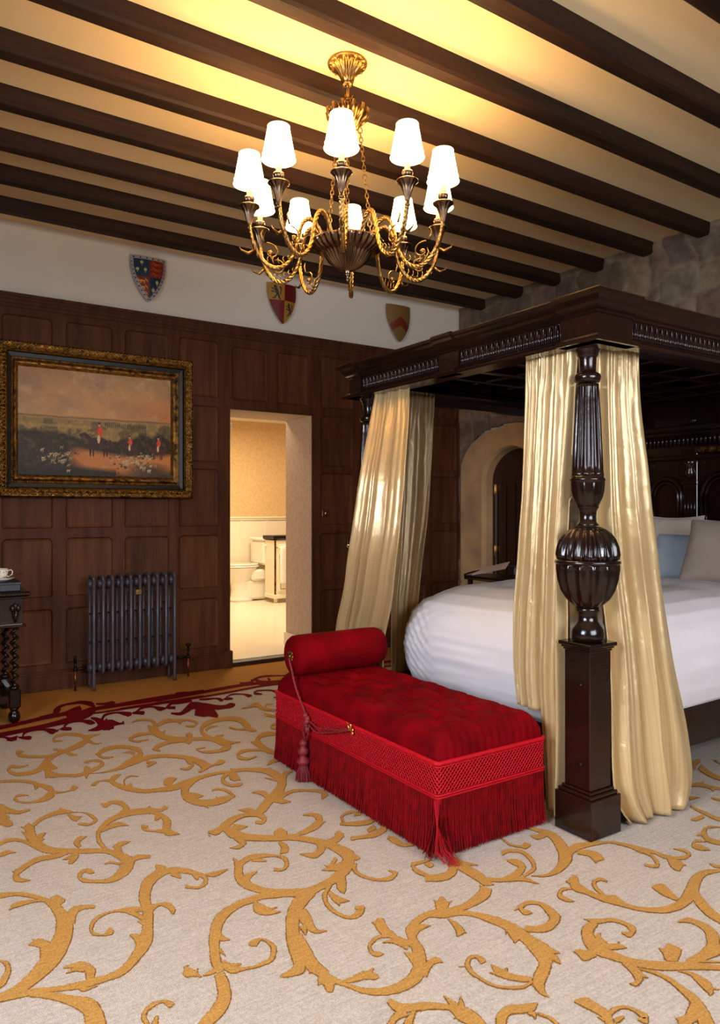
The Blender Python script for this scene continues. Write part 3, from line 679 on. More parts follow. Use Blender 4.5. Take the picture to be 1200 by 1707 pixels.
1.356 1.748 1.334 1.729 1.339 1.786 1.318 1.768 1.319 1.824 1.305 1.808 1.28 1.838 1.274 1.822 1.232 1.818 1.237 1.806 1.212 1.774 1.226 1.78 1.221 1.752 1.238 1.772 1.241 1.75 1.245 1.755
1.335 1.815 1.329 1.81 1.333 1.855 1.296 1.831 1.344 1.886 1.306 1.886 1.352 1.908 1.336 1.919
1.337 1.902 1.309 1.872 1.309 1.911 1.306 1.907
1.329 1.743 1.312 1.73 1.315 1.795 1.299 1.778 1.276 1.805 1.272 1.799
1.307 1.662 1.281 1.657 1.32 1.705 1.291 1.692 1.3 1.728 1.297 1.726
1.281 1.599 1.275 1.611 1.324 1.628 1.322 1.653 1.346 1.632 1.363 1.658 1.362 1.624 1.365 1.627
1.376 1.768 1.376 1.798 1.405 1.786 1.419 1.82 1.453 1.79 1.455 1.794
1.546 1.825 1.519 1.837 1.582 1.86 1.543 1.881 1.595 1.906 1.591 1.908
1.558 1.868 1.537 1.86 1.558 1.906 1.554 1.904
1.561 1.847 1.569 1.869 1.601 1.864 1.603 1.868
1.52 1.793 1.527 1.796 1.505 1.743 1.531 1.752 1.493 1.718 1.517 1.706 1.48 1.703 1.48 1.699
1.502 1.718 1.517 1.73 1.517 1.697 1.52 1.699
1.527 1.814 1.546 1.843 1.593 1.8 1.613 1.833 1.651 1.8 1.671 1.845 1.717 1.813 1.726 1.867 1.766 1.845 1.75 1.891
1.458 2.262 1.481 2.257 1.434 2.205 1.453 2.214 1.441 2.152 1.457 2.168 1.471 2.108 1.483 2.125 1.512 2.087 1.525 2.116 1.566 2.119 1.546 2.124 1.552 2.155 1.543 2.147
1.468 2.281 1.503 2.329 1.507 2.277 1.51 2.282
1.315 2.188 1.319 2.169 1.26 2.134 1.272 2.124 1.234 2.062 1.252 2.07 1.239 1.999 1.252 2.011 1.263 1.958 1.274 1.979 1.306 1.961 1.313 1.996 1.341 2.001 1.315 1.985 1.315 2.018 1.305 2.003
1.28 2.131 1.298 2.143 1.273 2.067 1.303 2.098 1.318 2.052 1.32 2.056
1.276 2.081 1.294 2.084 1.272 2.045 1.276 2.046
1.084 2.242 1.105 2.286 1.108 2.223 1.132 2.271 1.159 2.189 1.183 2.237 1.217 2.154 1.24 2.208 1.288 2.169 1.301 2.214 1.356 2.183 1.365 2.237 1.444 2.233 1.434 2.294 1.518 2.337 1.457 2.321 1.508 2.422 1.459 2.375 1.489 2.477 1.45 2.429 1.451 2.535 1.422 2.493 1.409 2.584 1.384 2.543 1.361 2.624 1.339 2.581 1.317 2.644 1.297 2.602
1.445 2.3 1.415 2.24 1.398 2.296 1.379 2.256 1.347 2.287 1.345 2.282
1.437 2.346 1.437 2.321 1.388 2.302 1.383 2.282 1.374 2.315 1.372 2.312
1.356 2.207 1.392 2.195 1.324 2.139 1.356 2.134 1.325 2.101 1.329 2.102
1.47 2.299 1.515 2.353 1.511 2.284 1.515 2.289
1.436 2.489 1.473 2.483 1.422 2.448 1.432 2.408 1.389 2.423 1.369 2.379 1.344 2.444 1.339 2.436
1.476 2.461 1.49 2.489 1.511 2.442 1.527 2.492 1.566 2.484 1.544 2.516 1.571 2.53 1.555 2.524
1.526 2.462 1.555 2.508 1.559 2.467 1.564 2.474
1.402 2.583 1.407 2.598 1.458 2.578 1.472 2.623 1.531 2.605 1.535 2.66 1.584 2.688 1.548 2.676 1.574 2.737 1.551 2.705 1.525 2.748 1.52 2.74
1.516 2.61 1.54 2.662 1.57 2.629 1.573 2.637
1.349 2.595 1.335 2.605 1.387 2.627 1.341 2.657 1.389 2.684 1.384 2.688
1.316 2.569 1.328 2.579 1.305 2.519 1.337 2.537 1.306 2.52 1.312 2.478 1.279 2.485 1.277 2.479
1.49 3.439 1.498 3.451 1.486 3.381 1.508 3.428 1.542 3.36 1.561 3.403 1.599 3.295 1.633 3.357 1.615 3.211 1.67 3.281 1.602 3.134 1.651 3.138 1.562 3.08 1.563 3.006 1.483 3.007 1.477 2.934 1.408 2.934 1.409 2.864 1.357 2.857 1.39 2.854 1.357 2.793 1.379 2.797 1.353 2.791 1.341 2.755 1.328 2.804 1.315 2.777
1.658 3.305 1.608 3.248 1.638 3.351 1.631 3.342
1.652 3.289 1.633 3.302 1.668 3.342 1.665 3.345
1.666 3.2 1.612 3.151 1.659 3.249 1.638 3.234 1.666 3.281 1.662 3.281
1.643 3.128 1.635 3.175 1.688 3.197 1.698 3.252 1.732 3.224 1.74 3.243
1.628 3.182 1.608 3.149 1.581 3.23 1.578 3.223
1.544 2.971 1.555 3.003 1.598 2.986 1.612 3.022 1.642 2.984 1.655 3.01
1.511 2.927 1.517 2.969 1.56 2.969 1.57 3.006 1.619 2.984 1.634 3.017 1.673 2.956 1.688 2.982 1.708 2.911 1.733 2.944 1.698 2.884 1.727 2.874 1.677 2.851 1.677 2.841
1.479 2.941 1.505 2.985 1.503 2.901 1.532 2.95 1.547 2.895 1.551 2.902
1.497 3.002 1.468 2.977 1.505 3.069 1.472 3.028 1.484 3.099 1.464 3.061 1.449 3.096 1.446 3.089
1.381 2.881 1.362 2.851 1.364 2.937 1.338 2.89 1.317 2.948 1.314 2.941
1.371 2.922 1.355 2.897 1.353 2.947 1.349 2.942
1.485 3.407 1.473 3.375 1.412 3.435 1.399 3.395 1.331 3.432 1.318 3.382 1.245 3.413 1.226 3.331 1.172 3.387 1.154 3.317 1.102 3.387 1.088 3.339 1.041 3.412 1.025 3.366 0.994 3.487 0.974 3.431 0.973 3.533 0.952 3.481
1.279 3.409 1.273 3.351 1.213 3.355 1.225 3.297 1.158 3.203 1.203 3.239 1.179 3.096 1.212 3.161 1.229 3.052 1.255 3.123 1.294 3.048 1.317 3.124 1.368 3.093 1.373 3.109
1.346 3.078 1.336 3.088 1.373 3.139 1.354 3.124 1.365 3.203 1.349 3.176 1.338 3.233 1.328 3.209 1.308 3.231 1.3 3.206
1.179 3.191 1.206 3.257 1.208 3.165 1.232 3.224 1.246 3.172 1.249 3.18
1.197 3.18 1.204 3.214 1.238 3.211 1.239 3.217
1.202 3.067 1.219 3.089 1.213 3.034 1.217 3.039
1.298 3.106 1.28 3.088 1.293 3.139 1.289 3.135
1.473 3.408 1.467 3.371 1.416 3.365 1.416 3.328 1.38 3.279 1.405 3.303 1.395 3.21 1.412 3.243 1.436 3.194 1.452 3.237 1.458 3.214 1.461 3.223
1.452 3.369 1.491 3.398 1.431 3.283 1.488 3.354 1.468 3.262 1.474 3.271
1.14 3.408 1.152 3.454 1.156 3.372 1.179 3.486 1.186 3.413 1.201 3.49 1.22 3.451 1.223 3.461
1.027 3.727 1.032 3.777 1.073 3.749 1.088 3.847 1.131 3.776 1.146 3.85 1.201 3.805 1.217 3.867 1.284 3.772 1.303 3.828 1.35 3.69 1.376 3.75 1.374 3.594 1.416 3.666 1.372 3.519 1.43 3.545 1.366 3.516 1.359 3.471 1.339 3.484 1.337 3.474
1.353 3.709 1.374 3.731 1.338 3.624 1.372 3.661 1.346 3.603 1.353 3.582 1.315 3.572 1.305 3.535 1.282 3.583 1.276 3.566
1.376 3.492 1.407 3.585 1.434 3.521 1.442 3.547 1.477 3.518 1.498 3.591 1.513 3.549 1.518 3.567
1.16 3.745 1.175 3.788 1.174 3.737 1.212 3.735 1.152 3.715 1.148 3.682
1.311 4.509 1.316 4.535 1.353 4.527 1.365 4.573 1.412 4.485 1.431 4.533 1.404 4.387 1.432 4.406 1.345 4.246 1.407 4.313 1.362 4.094 1.402 4.181 1.418 4.015 1.448 4.093 1.492 3.975 1.516 4.038 1.575 3.917 1.604 3.983 1.594 3.809 1.657 3.915 1.609 3.805 1.627 3.738 1.559 3.752 1.542 3.7 1.483 3.77 1.47 3.738 1.463 3.805 1.456 3.826 1.508 3.811 1.514 3.831
1.371 4.4 1.379 4.412 1.344 4.267 1.404 4.366
1.383 4.151 1.387 4.221 1.43 4.244 1.431 4.256
1.371 4.237 1.358 4.197 1.328 4.272 1.313 4.22 1.268 4.285 1.254 4.217 1.202 4.206 1.222 4.193 1.221 4.116 1.232 4.154 1.294 4.126 1.298 4.142
1.418 4.339 1.43 4.409 1.478 4.388 1.502 4.477 1.547 4.376 1.568 4.439 1.614 4.354 1.632 4.397 1.626 4.269 1.649 4.294 1.607 4.26 1.594 4.218 1.567 4.279 1.556 4.25
1.546 4.373 1.573 4.424 1.547 4.313 1.581 4.378
1.52 4.417 1.506 4.441 1.537 4.486 1.535 4.49
1.467 4.004 1.455 3.968 1.394 4.049 1.377 3.991 1.315 4.025 1.302 3.96 1.257 3.947 1.293 3.959 1.281 3.883 1.286 3.892
1.506 4.025 1.49 4.028 1.535 4.08 1.503 4.101 1.539 4.125 1.534 4.135
1.448 3.963 1.505 4.022 1.454 3.92 1.481 3.947
1.612 3.973 1.587 3.933 1.611 4.096 1.58 4.066 1.647 4.174 1.652 4.239 1.727 4.232 1.756 4.324 1.82 4.23 1.856 4.316 1.86 4.154 1.915 4.249 1.843 4.023 1.902 4.095 1.838 3.957 1.88 4.019 1.874 3.934 1.881 3.946
1.623 4.088 1.631 4.138 1.671 4.146 1.684 4.192 1.725 4.156 1.73 4.168
1.859 4.031 1.839 3.986 1.807 4.043 1.792 4.011 1.78 4.116 1.761 4.078
1.604 3.79 1.65 3.9 1.658 3.792 1.679 3.841 1.712 3.798 1.716 3.808
1.611 3.898 1.636 3.991 1.685 3.974 1.687 3.985
1.987 3.753 1.972 3.73 1.971 3.798 1.957 3.774 1.937 3.889 1.9 3.811 1.85 3.862 1.836 3.802 1.765 3.722 1.812 3.753 1.75 3.562 1.796 3.626 1.786 3.484 1.812 3.522 1.803 3.444 1.815 3.462
1.755 3.766 1.763 3.78 1.753 3.69 1.799 3.77
1.893 3.819 1.89 3.849 1.927 3.88 1.926 3.892
1.767 3.618 1.752 3.587 1.7 3.668 1.682 3.627 1.641 3.666 1.629 3.615 1.584 3.56 1.614 3.596 1.617 3.505 1.634 3.543 1.68 3.524 1.688 3.546
1.667 3.374 1.67 3.389 1.711 3.39 1.734 3.453 1.772 3.397 1.785 3.426
2.003 4.434 2.011 4.454 2.054 4.426 2.073 4.475 2.104 4.424 2.156 4.525 2.106 4.319 2.145 4.386 2.189 4.221 2.209 4.258
2.137 4.339 2.13 4.355 2.178 4.419 2.187 4.451 2.225 4.42 2.232 4.434
2.057 4.217 2.084 4.263 2.071 4.159 2.104 4.217 2.119 4.087 2.136 4.115
2.077 4.005 2.066 3.982 2.023 4.024 2.006 3.979 1.967 3.934 1.992 3.969 2.005 3.867 2.025 3.902
1.118 2.802 1.125 2.82 1.141 2.763 1.158 2.823 1.177 2.783 1.206 2.849 1.175 2.72 1.221 2.786 1.207 2.666 1.24 2.724 1.255 2.624 1.28 2.675 1.315 2.586 1.339 2.634 1.401 2.545 1.426 2.593
1.121 2.793 1.116 2.767 1.112 2.782 1.11 2.772
1.189 2.779 1.194 2.852 1.238 2.83 1.249 2.889 1.3 2.859 1.315 2.902 1.344 2.84 1.361 2.873 1.362 2.821 1.375 2.841
1.211 2.773 1.239 2.83 1.238 2.756 1.258 2.801 1.277 2.766 1.28 2.773
1.182 2.686 1.219 2.718 1.186 2.643 1.211 2.637 1.175 2.636 1.166 2.604 1.139 2.633 1.137 2.629
1.564 2.425 1.58 2.455 1.613 2.413 1.628 2.441 1.664 2.397 1.685 2.444 1.74 2.429 1.734 2.463 1.777 2.509 1.738 2.494
1.659 2.445 1.67 2.475 1.706 2.454 1.723 2.502
1.601 2.57 1.613 2.59 1.646 2.531 1.669 2.569 1.701 2.508 1.725 2.554 1.754 2.524 1.771 2.562
1.636 2.586 1.622 2.587 1.656 2.631 1.656 2.65 1.697 2.643 1.71 2.668 1.752 2.624 1.757 2.631
1.698 2.612 1.719 2.644 1.727 2.603 1.739 2.621
1.692 2.362 1.711 2.379 1.688 2.316 1.728 2.352 1.702 2.27 1.726 2.296 1.741 2.251 1.755 2.27
1.761 2.07 1.784 2.047 1.735 2.039 1.732 1.995 1.7 2.028 1.669 1.981 1.634 2.049 1.607 2.012
1.649 2.048 1.629 2.033 1.642 2.106 1.618 2.091 1.647 2.124 1.648 2.146 1.678 2.123 1.691 2.144 1.725 2.121 1.729 2.126
1.683 2.114 1.691 2.122 1.684 2.082 1.713 2.112 1.702 2.085 1.71 2.093
1.76 2.073 1.814 2.11 1.761 1.992 1.814 2.026 1.762 1.915 1.813 1.944 1.761 1.879 1.798 1.903 1.792 1.864 1.796 1.867
1.787 2.043 1.812 2.067 1.809 2.018 1.829 2.038 1.842 1.999 1.846 2.002
1.783 1.895 1.805 1.918 1.835 1.859 1.856 1.88 1.892 1.829 1.916 1.851 1.927 1.781 1.932 1.785
1.839 1.859 1.855 1.884 1.896 1.851 1.915 1.891 1.98 1.894 1.957 1.91 1.996 1.953 1.954 1.925 1.962 1.973 1.955 1.967
1.917 1.842 1.923 1.855 1.997 1.862 1.995 1.878 2.051 1.928 2.026 1.921 2.067 1.994 2.042 1.977 2.034 2.029 2.013 2.007 1.996 2.038 1.971 2.004
1.944 1.835 1.949 1.84 1.993 1.801 2.006 1.817 2.066 1.8 2.081 1.838 2.173 1.845 2.137 1.878 2.25 1.944 2.185 1.932 2.288 2.035 2.231 2.006 2.268 2.088 2.233 2.063 2.231 2.126 2.221 2.118
2.268 2.055 2.242 2.025 2.219 2.06 2.184 2.025 2.188 2.069 2.181 2.064
2.159 1.852 2.189 1.903 2.239 1.875 2.274 1.92 2.3 1.873 2.331 1.904 2.354 1.861 2.38 1.884
2.33 1.871 2.342 1.882 2.356 1.863 2.372 1.877 2.394 1.847 2.412 1.86 2.413 1.816 2.436 1.831 2.426 1.772 2.457 1.79 2.425 1.729 2.472 1.755 2.459 1.699 2.485 1.714 2.459 1.658 2.49 1.674 2.486 1.624 2.51 1.639 2.521 1.607 2.546 1.628 2.575 1.619 2.561 1.628 2.594 1.654 2.569 1.643 2.562 1.685 2.557 1.682
2.431 1.723 2.45 1.732 2.427 1.687 2.448 1.694 2.399 1.651 2.423 1.653 2.395 1.644 2.382 1.625 2.379 1.65 2.358 1.637 2.365 1.67 2.348 1.66
2.473 1.655 2.501 1.661 2.428 1.61 2.493 1.628 2.413 1.582 2.483 1.591 2.415 1.57 2.421 1.566
2.444 1.589 2.48 1.61 2.477 1.577 2.483 1.58
2.216 1.857 2.247 1.881 2.236 1.82 2.283 1.851 2.226 1.782 2.291 1.819 2.263 1.771 2.271 1.776
2.234 1.804 2.264 1.794 2.215 1.772 2.22 1.77
2.068 2.115 2.081 2.122 2.054 2.05 2.07 2.062 2.074 2.013 2.09 2.027 2.084 1.996 2.122 2.037 2.118 2.001 2.131 2.013
1.674 1.606 1.699 1.628 1.701 1.58 1.727 1.607 1.748 1.565 1.768 1.603 1.824 1.596 1.795 1.615 1.847 1.653 1.808 1.64 1.844 1.698 1.823 1.684 1.812 1.725 1.796 1.707 1.76 1.719 1.766 1.702 1.74 1.674 1.771 1.692 1.766 1.663 1.773 1.668
1.762 1.72 1.755 1.706 1.731 1.71 1.73 1.707
1.802 1.605 1.822 1.623 1.832 1.599 1.835 1.601
1.628 1.64 1.666 1.645 1.609 1.594 1.635 1.59 1.602 1.581 1.603 1.577
1.646 1.66 1.652 1.642 1.612 1.628 1.613 1.626
1.654 1.577 1.674 1.589 1.676 1.529 1.679 1.53
1.635 1.503 1.672 1.528 1.661 1.476 1.679 1.488 1.677 1.468 1.679 1.47
1.629 1.477 1.662 1.491 1.633 1.451 1.657 1.459 1.637 1.433 1.64 1.433
1.637 1.554 1.658 1.544 1.612 1.516 1.616 1.514
1.516 1.429 1.508 1.415 1.478 1.428 1.469 1.416 1.442 1.447 1.432 1.438 1.416 1.477 1.405 1.469 1.408 1.517 1.396 1.511 1.409 1.55 1.392 1.545 1.421 1.576 1.408 1.582 1.439 1.59 1.442 1.605 1.455 1.588 1.468 1.6 1.45 1.561 1.475 1.576 1.467 1.559 1.471 1.563
1.526 1.439 1.508 1.423 1.5 1.465 1.478 1.447 1.488 1.489 1.46 1.47 1.481 1.518 1.452 1.504 1.473 1.544 1.47 1.543
1.47 1.503 1.451 1.487 1.443 1.518 1.441 1.516
1.484 1.485 1.473 1.494 1.5 1.508 1.498 1.509
1.409 1.578 1.403 1.572 1.386 1.587 1.385 1.586
1.18 1.499 1.2 1.527 1.218 1.486 1.234 1.504 1.245 1.46 1.26 1.472 1.24 1.421 1.288 1.45 1.248 1.392 1.297 1.412 1.247 1.355 1.291 1.367
1.284 1.466 1.254 1.455 1.272 1.515 1.269 1.513
1.289 1.448 1.271 1.458 1.307 1.485 1.306 1.486
1.256 1.433 1.248 1.42 1.236 1.433 1.234 1.431
1.126 1.574 1.145 1.584 1.126 1.533 1.154 1.556 1.151 1.513 1.171 1.541 1.199 1.493 1.219 1.518 1.255 1.458 1.267 1.471
1.153 1.531 1.142 1.501 1.116 1.529 1.114 1.505 1.081 1.509 1.085 1.488
1.165 1.515 1.17 1.504 1.117 1.487 1.131 1.469 1.095 1.459 1.114 1.446
1.319 1.326 1.297 1.343 1.346 1.353 1.337 1.38 1.369 1.359 1.387 1.39 1.397 1.346 1.42 1.373 1.427 1.337 1.444 1.364 1.457 1.351 1.458 1.355
1.404 1.337 1.423 1.346 1.409 1.324 1.424 1.327 1.406 1.314 1.408 1.313
1.424 1.324 1.433 1.329 1.435 1.293 1.448 1.298 1.432 1.262 1.445 1.266
2.592 1.482 2.572 1.469 2.554 1.494 2.534 1.481 2.499 1.522 2.468 1.494 2.414 1.517 2.399 1.473 2.323 1.481 2.313 1.432 2.247 1.455 2.216 1.413 2.178 1.451 2.143 1.422 2.119 1.474 2.092 1.455 2.082 1.513 2.059 1.5 2.069 1.561 2.037 1.543 2.052 1.607 2.017 1.588 2.04 1.659 2.008 1.642 2.049 1.709 1.995 1.691 2.071 1.732 2.041 1.746 2.08 1.746 2.079 1.758
2.042 1.742 2.016 1.723 2.022 1.746 2.018 1.743
2.003 1.701 1.995 1.694 1.973 1.722 1.961 1.703 1.917 1.69 1.941 1.691 1.916 1.651 1.938 1.664 1.938 1.636 1.942 1.639
2.059 1.601 2.043 1.595 2.077 1.649 2.055 1.644 2.097 1.676 2.092 1.689 2.122 1.678 2.142 1.695 2.137 1.66 2.148 1.667
2.045 1.589 2.066 1.602 2.05 1.566 2.086 1.585 2.065 1.539 2.074 1.543
2.245 1.456 2.226 1.45 2.272 1.507 2.22 1.489 2.287 1.548 2.224 1.519 2.243 1.557 2.234 1.551
2.296 1.45 2.349 1.457 2.248 1.388 2.305 1.397 2.223 1.339 2.277 1.352 2.218 1.304 2.263 1.316 2.21 1.269 2.254 1.281
2.562 1.539 2.569 1.542 2.551 1.51 2.574 1.521 2.582 1.476 2.604 1.488
2.629 1.651 2.667 1.67 2.632 1.619 2.678 1.641 2.664 1.597 2.67 1.599
1.879 1.55 1.882 1.553 1.894 1.51 1.918 1.528 1.941 1.49 1.96 1.504 1.958 1.455 1.979 1.465 1.945 1.427 1.973 1.425 1.942 1.427 1.919 1.405 1.922 1.439 1.913 1.433
1.902 1.532 1.891 1.503 1.837 1.52 1.849 1.487 1.776 1.464 1.827 1.463 1.759 1.412 1.808 1.431 1.775 1.368 1.817 1.389 1.798 1.322 1.832 1.34 1.831 1.275 1.87 1.299 1.877 1.239 1.915 1.263 1.93 1.208 1.962 1.228 1.992 1.165 2.016 1.178 2.012 1.15 2.036 1.163
1.778 1.444 1.821 1.469 1.807 1.404 1.837 1.424 1.838 1.385 1.862 1.402 1.863 1.376 1.866 1.378
1.85 1.393 1.845 1.401 1.874 1.411 1.873 1.413
1.831 1.472 1.862 1.472 1.814 1.441 1.843 1.451 1.837 1.427 1.841 1.43
1.782 1.43 1.753 1.399 1.752 1.439 1.708 1.405 1.738 1.453 1.715 1.439 1.718 1.455 1.714 1.451
1.721 1.427 1.72 1.412 1.704 1.415 1.703 1.412
1.787 1.337 1.815 1.344 1.771 1.295 1.81 1.301 1.76 1.276 1.784 1.265 1.748 1.267 1.737 1.251 1.731 1.272 1.728 1.27
1.776 1.271 1.798 1.281 1.793 1.255 1.796 1.256
1.931 1.255 1.902 1.274 1.99 1.284 1.927 1.3 1.989 1.323 1.978 1.323
1.955 1.309 1.925 1.3 1.944 1.325 1.941 1.324
1.947 1.265 1.956 1.286 1.994 1.282 1.995 1.285
1.939 1.229 1.959 1.248 1.994 1.212 2.023 1.246 2.075 1.218 2.076 1.256 2.152 1.263 2.103 1.272 2.18 1.31 2.135 1.3 2.177 1.348 2.145 1.336 2.163 1.374 2.136 1.357 2.118 1.378 2.112 1.373
2.005 1.212 2.04 1.245 2.068 1.204 2.107 1.237 2.097 1.196 2.137 1.223
1.971 1.22 1.984 1.228 2.023 1.183 2.033 1.189 2.042 1.167 2.051 1.172
1.888 1.227 1.891 1.229 1.9 1.2 1.917 1.207 1.888 1.17 1.923 1.179 1.877 1.146 1.919 1.15 1.87 1.126 1.887 1.122 1.864 1.12 1.864 1.117
1.886 1.132 1.9 1.14 1.911 1.118 1.914 1.12
1.803 1.293 1.81 1.297 1.82 1.258 1.835 1.265 1.825 1.217 1.847 1.224 1.812 1.17 1.84 1.176 1.794 1.129 1.833 1.132 1.757 1.092 1.805 1.087 1.722 1.056 1.772 1.049
1.796 1.132 1.808 1.115 1.748 1.114 1.748 1.082 1.736 1.112 1.707 1.092 1.711 1.118 1.707 1.116
1.74 1.108 1.718 1.073 1.701 1.107 1.68 1.073
1.541 1.302 1.549 1.308 1.545 1.279 1.581 1.299 1.552 1.25 1.589 1.263 1.553 1.221 1.586 1.224 1.529 1.19 1.556 1.186
1.566 1.209 1.57 1.225 1.603 1.217 1.612 1.232 1.632 1.211 1.644 1.219 1.641 1.188 1.656 1.194 1.636 1.162 1.661 1.166 1.649 1.163 1.63 1.144 1.629 1.172 1.621 1.167
1.565 1.188 1.575 1.204 1.6 1.189 1.607 1.199
1.561 1.218 1.544 1.21 1.547 1.232 1.545 1.231
2.982 1.878 3.003 1.887 2.968 1.846 2.993 1.857 2.956 1.798 2.991 1.813 2.946 1.756 2.981 1.771 2.945 1.699 2.996 1.722
2.956 1.803 2.925 1.778 2.9 1.804 2.868 1.779 2.868 1.804 2.856 1.796
3.051 1.924 3.093 1.951 3.113 1.914 3.118 1.917
3.147 1.881 3.17 1.892 3.15 1.843 3.177 1.856 3.15 1.816 3.178 1.828
3.191 2.017 3.225 2.039 3.237 1.991 3.29 2.022 3.252 1.951 3.294 1.973 3.29 1.895 3.322 1.912
3.273 1.996 3.281 2.014 3.313 2.018 3.314 2.021
3.256 1.957 3.29 1.967 3.233 1.922 3.255 1.929
3.446 2.129 3.527 2.159 3.406 2.059 3.473 2.086 3.391 1.985 3.444 2.01 3.416 1.967 3.455 1.989
3.429 2.133 3.43 2.159 3.507 2.173 3.533 2.211 3.564 2.186 3.604 2.222
3.649 2.101 3.628 2.09 3.632 2.122 3.608 2.111 3.662 2.165 3.636 2.156
2.923 1.683 2.914 1.678 2.899 1.695 2.888 1.688 2.86 1.725 2.841 1.711 2.786 1.707 2.803 1.695 2.726 1.649 2.77 1.663 2.735 1.601 2.774 1.619 2.748 1.584 2.783 1.601
2.785 1.706 2.756 1.684 2.741 1.701 2.738 1.698
2.733 1.655 2.717 1.645 2.701 1.679 2.683 1.665 2.642 1.657 2.665 1.656 2.631 1.623 2.653 1.634 2.663 1.595 2.667 1.597
"""
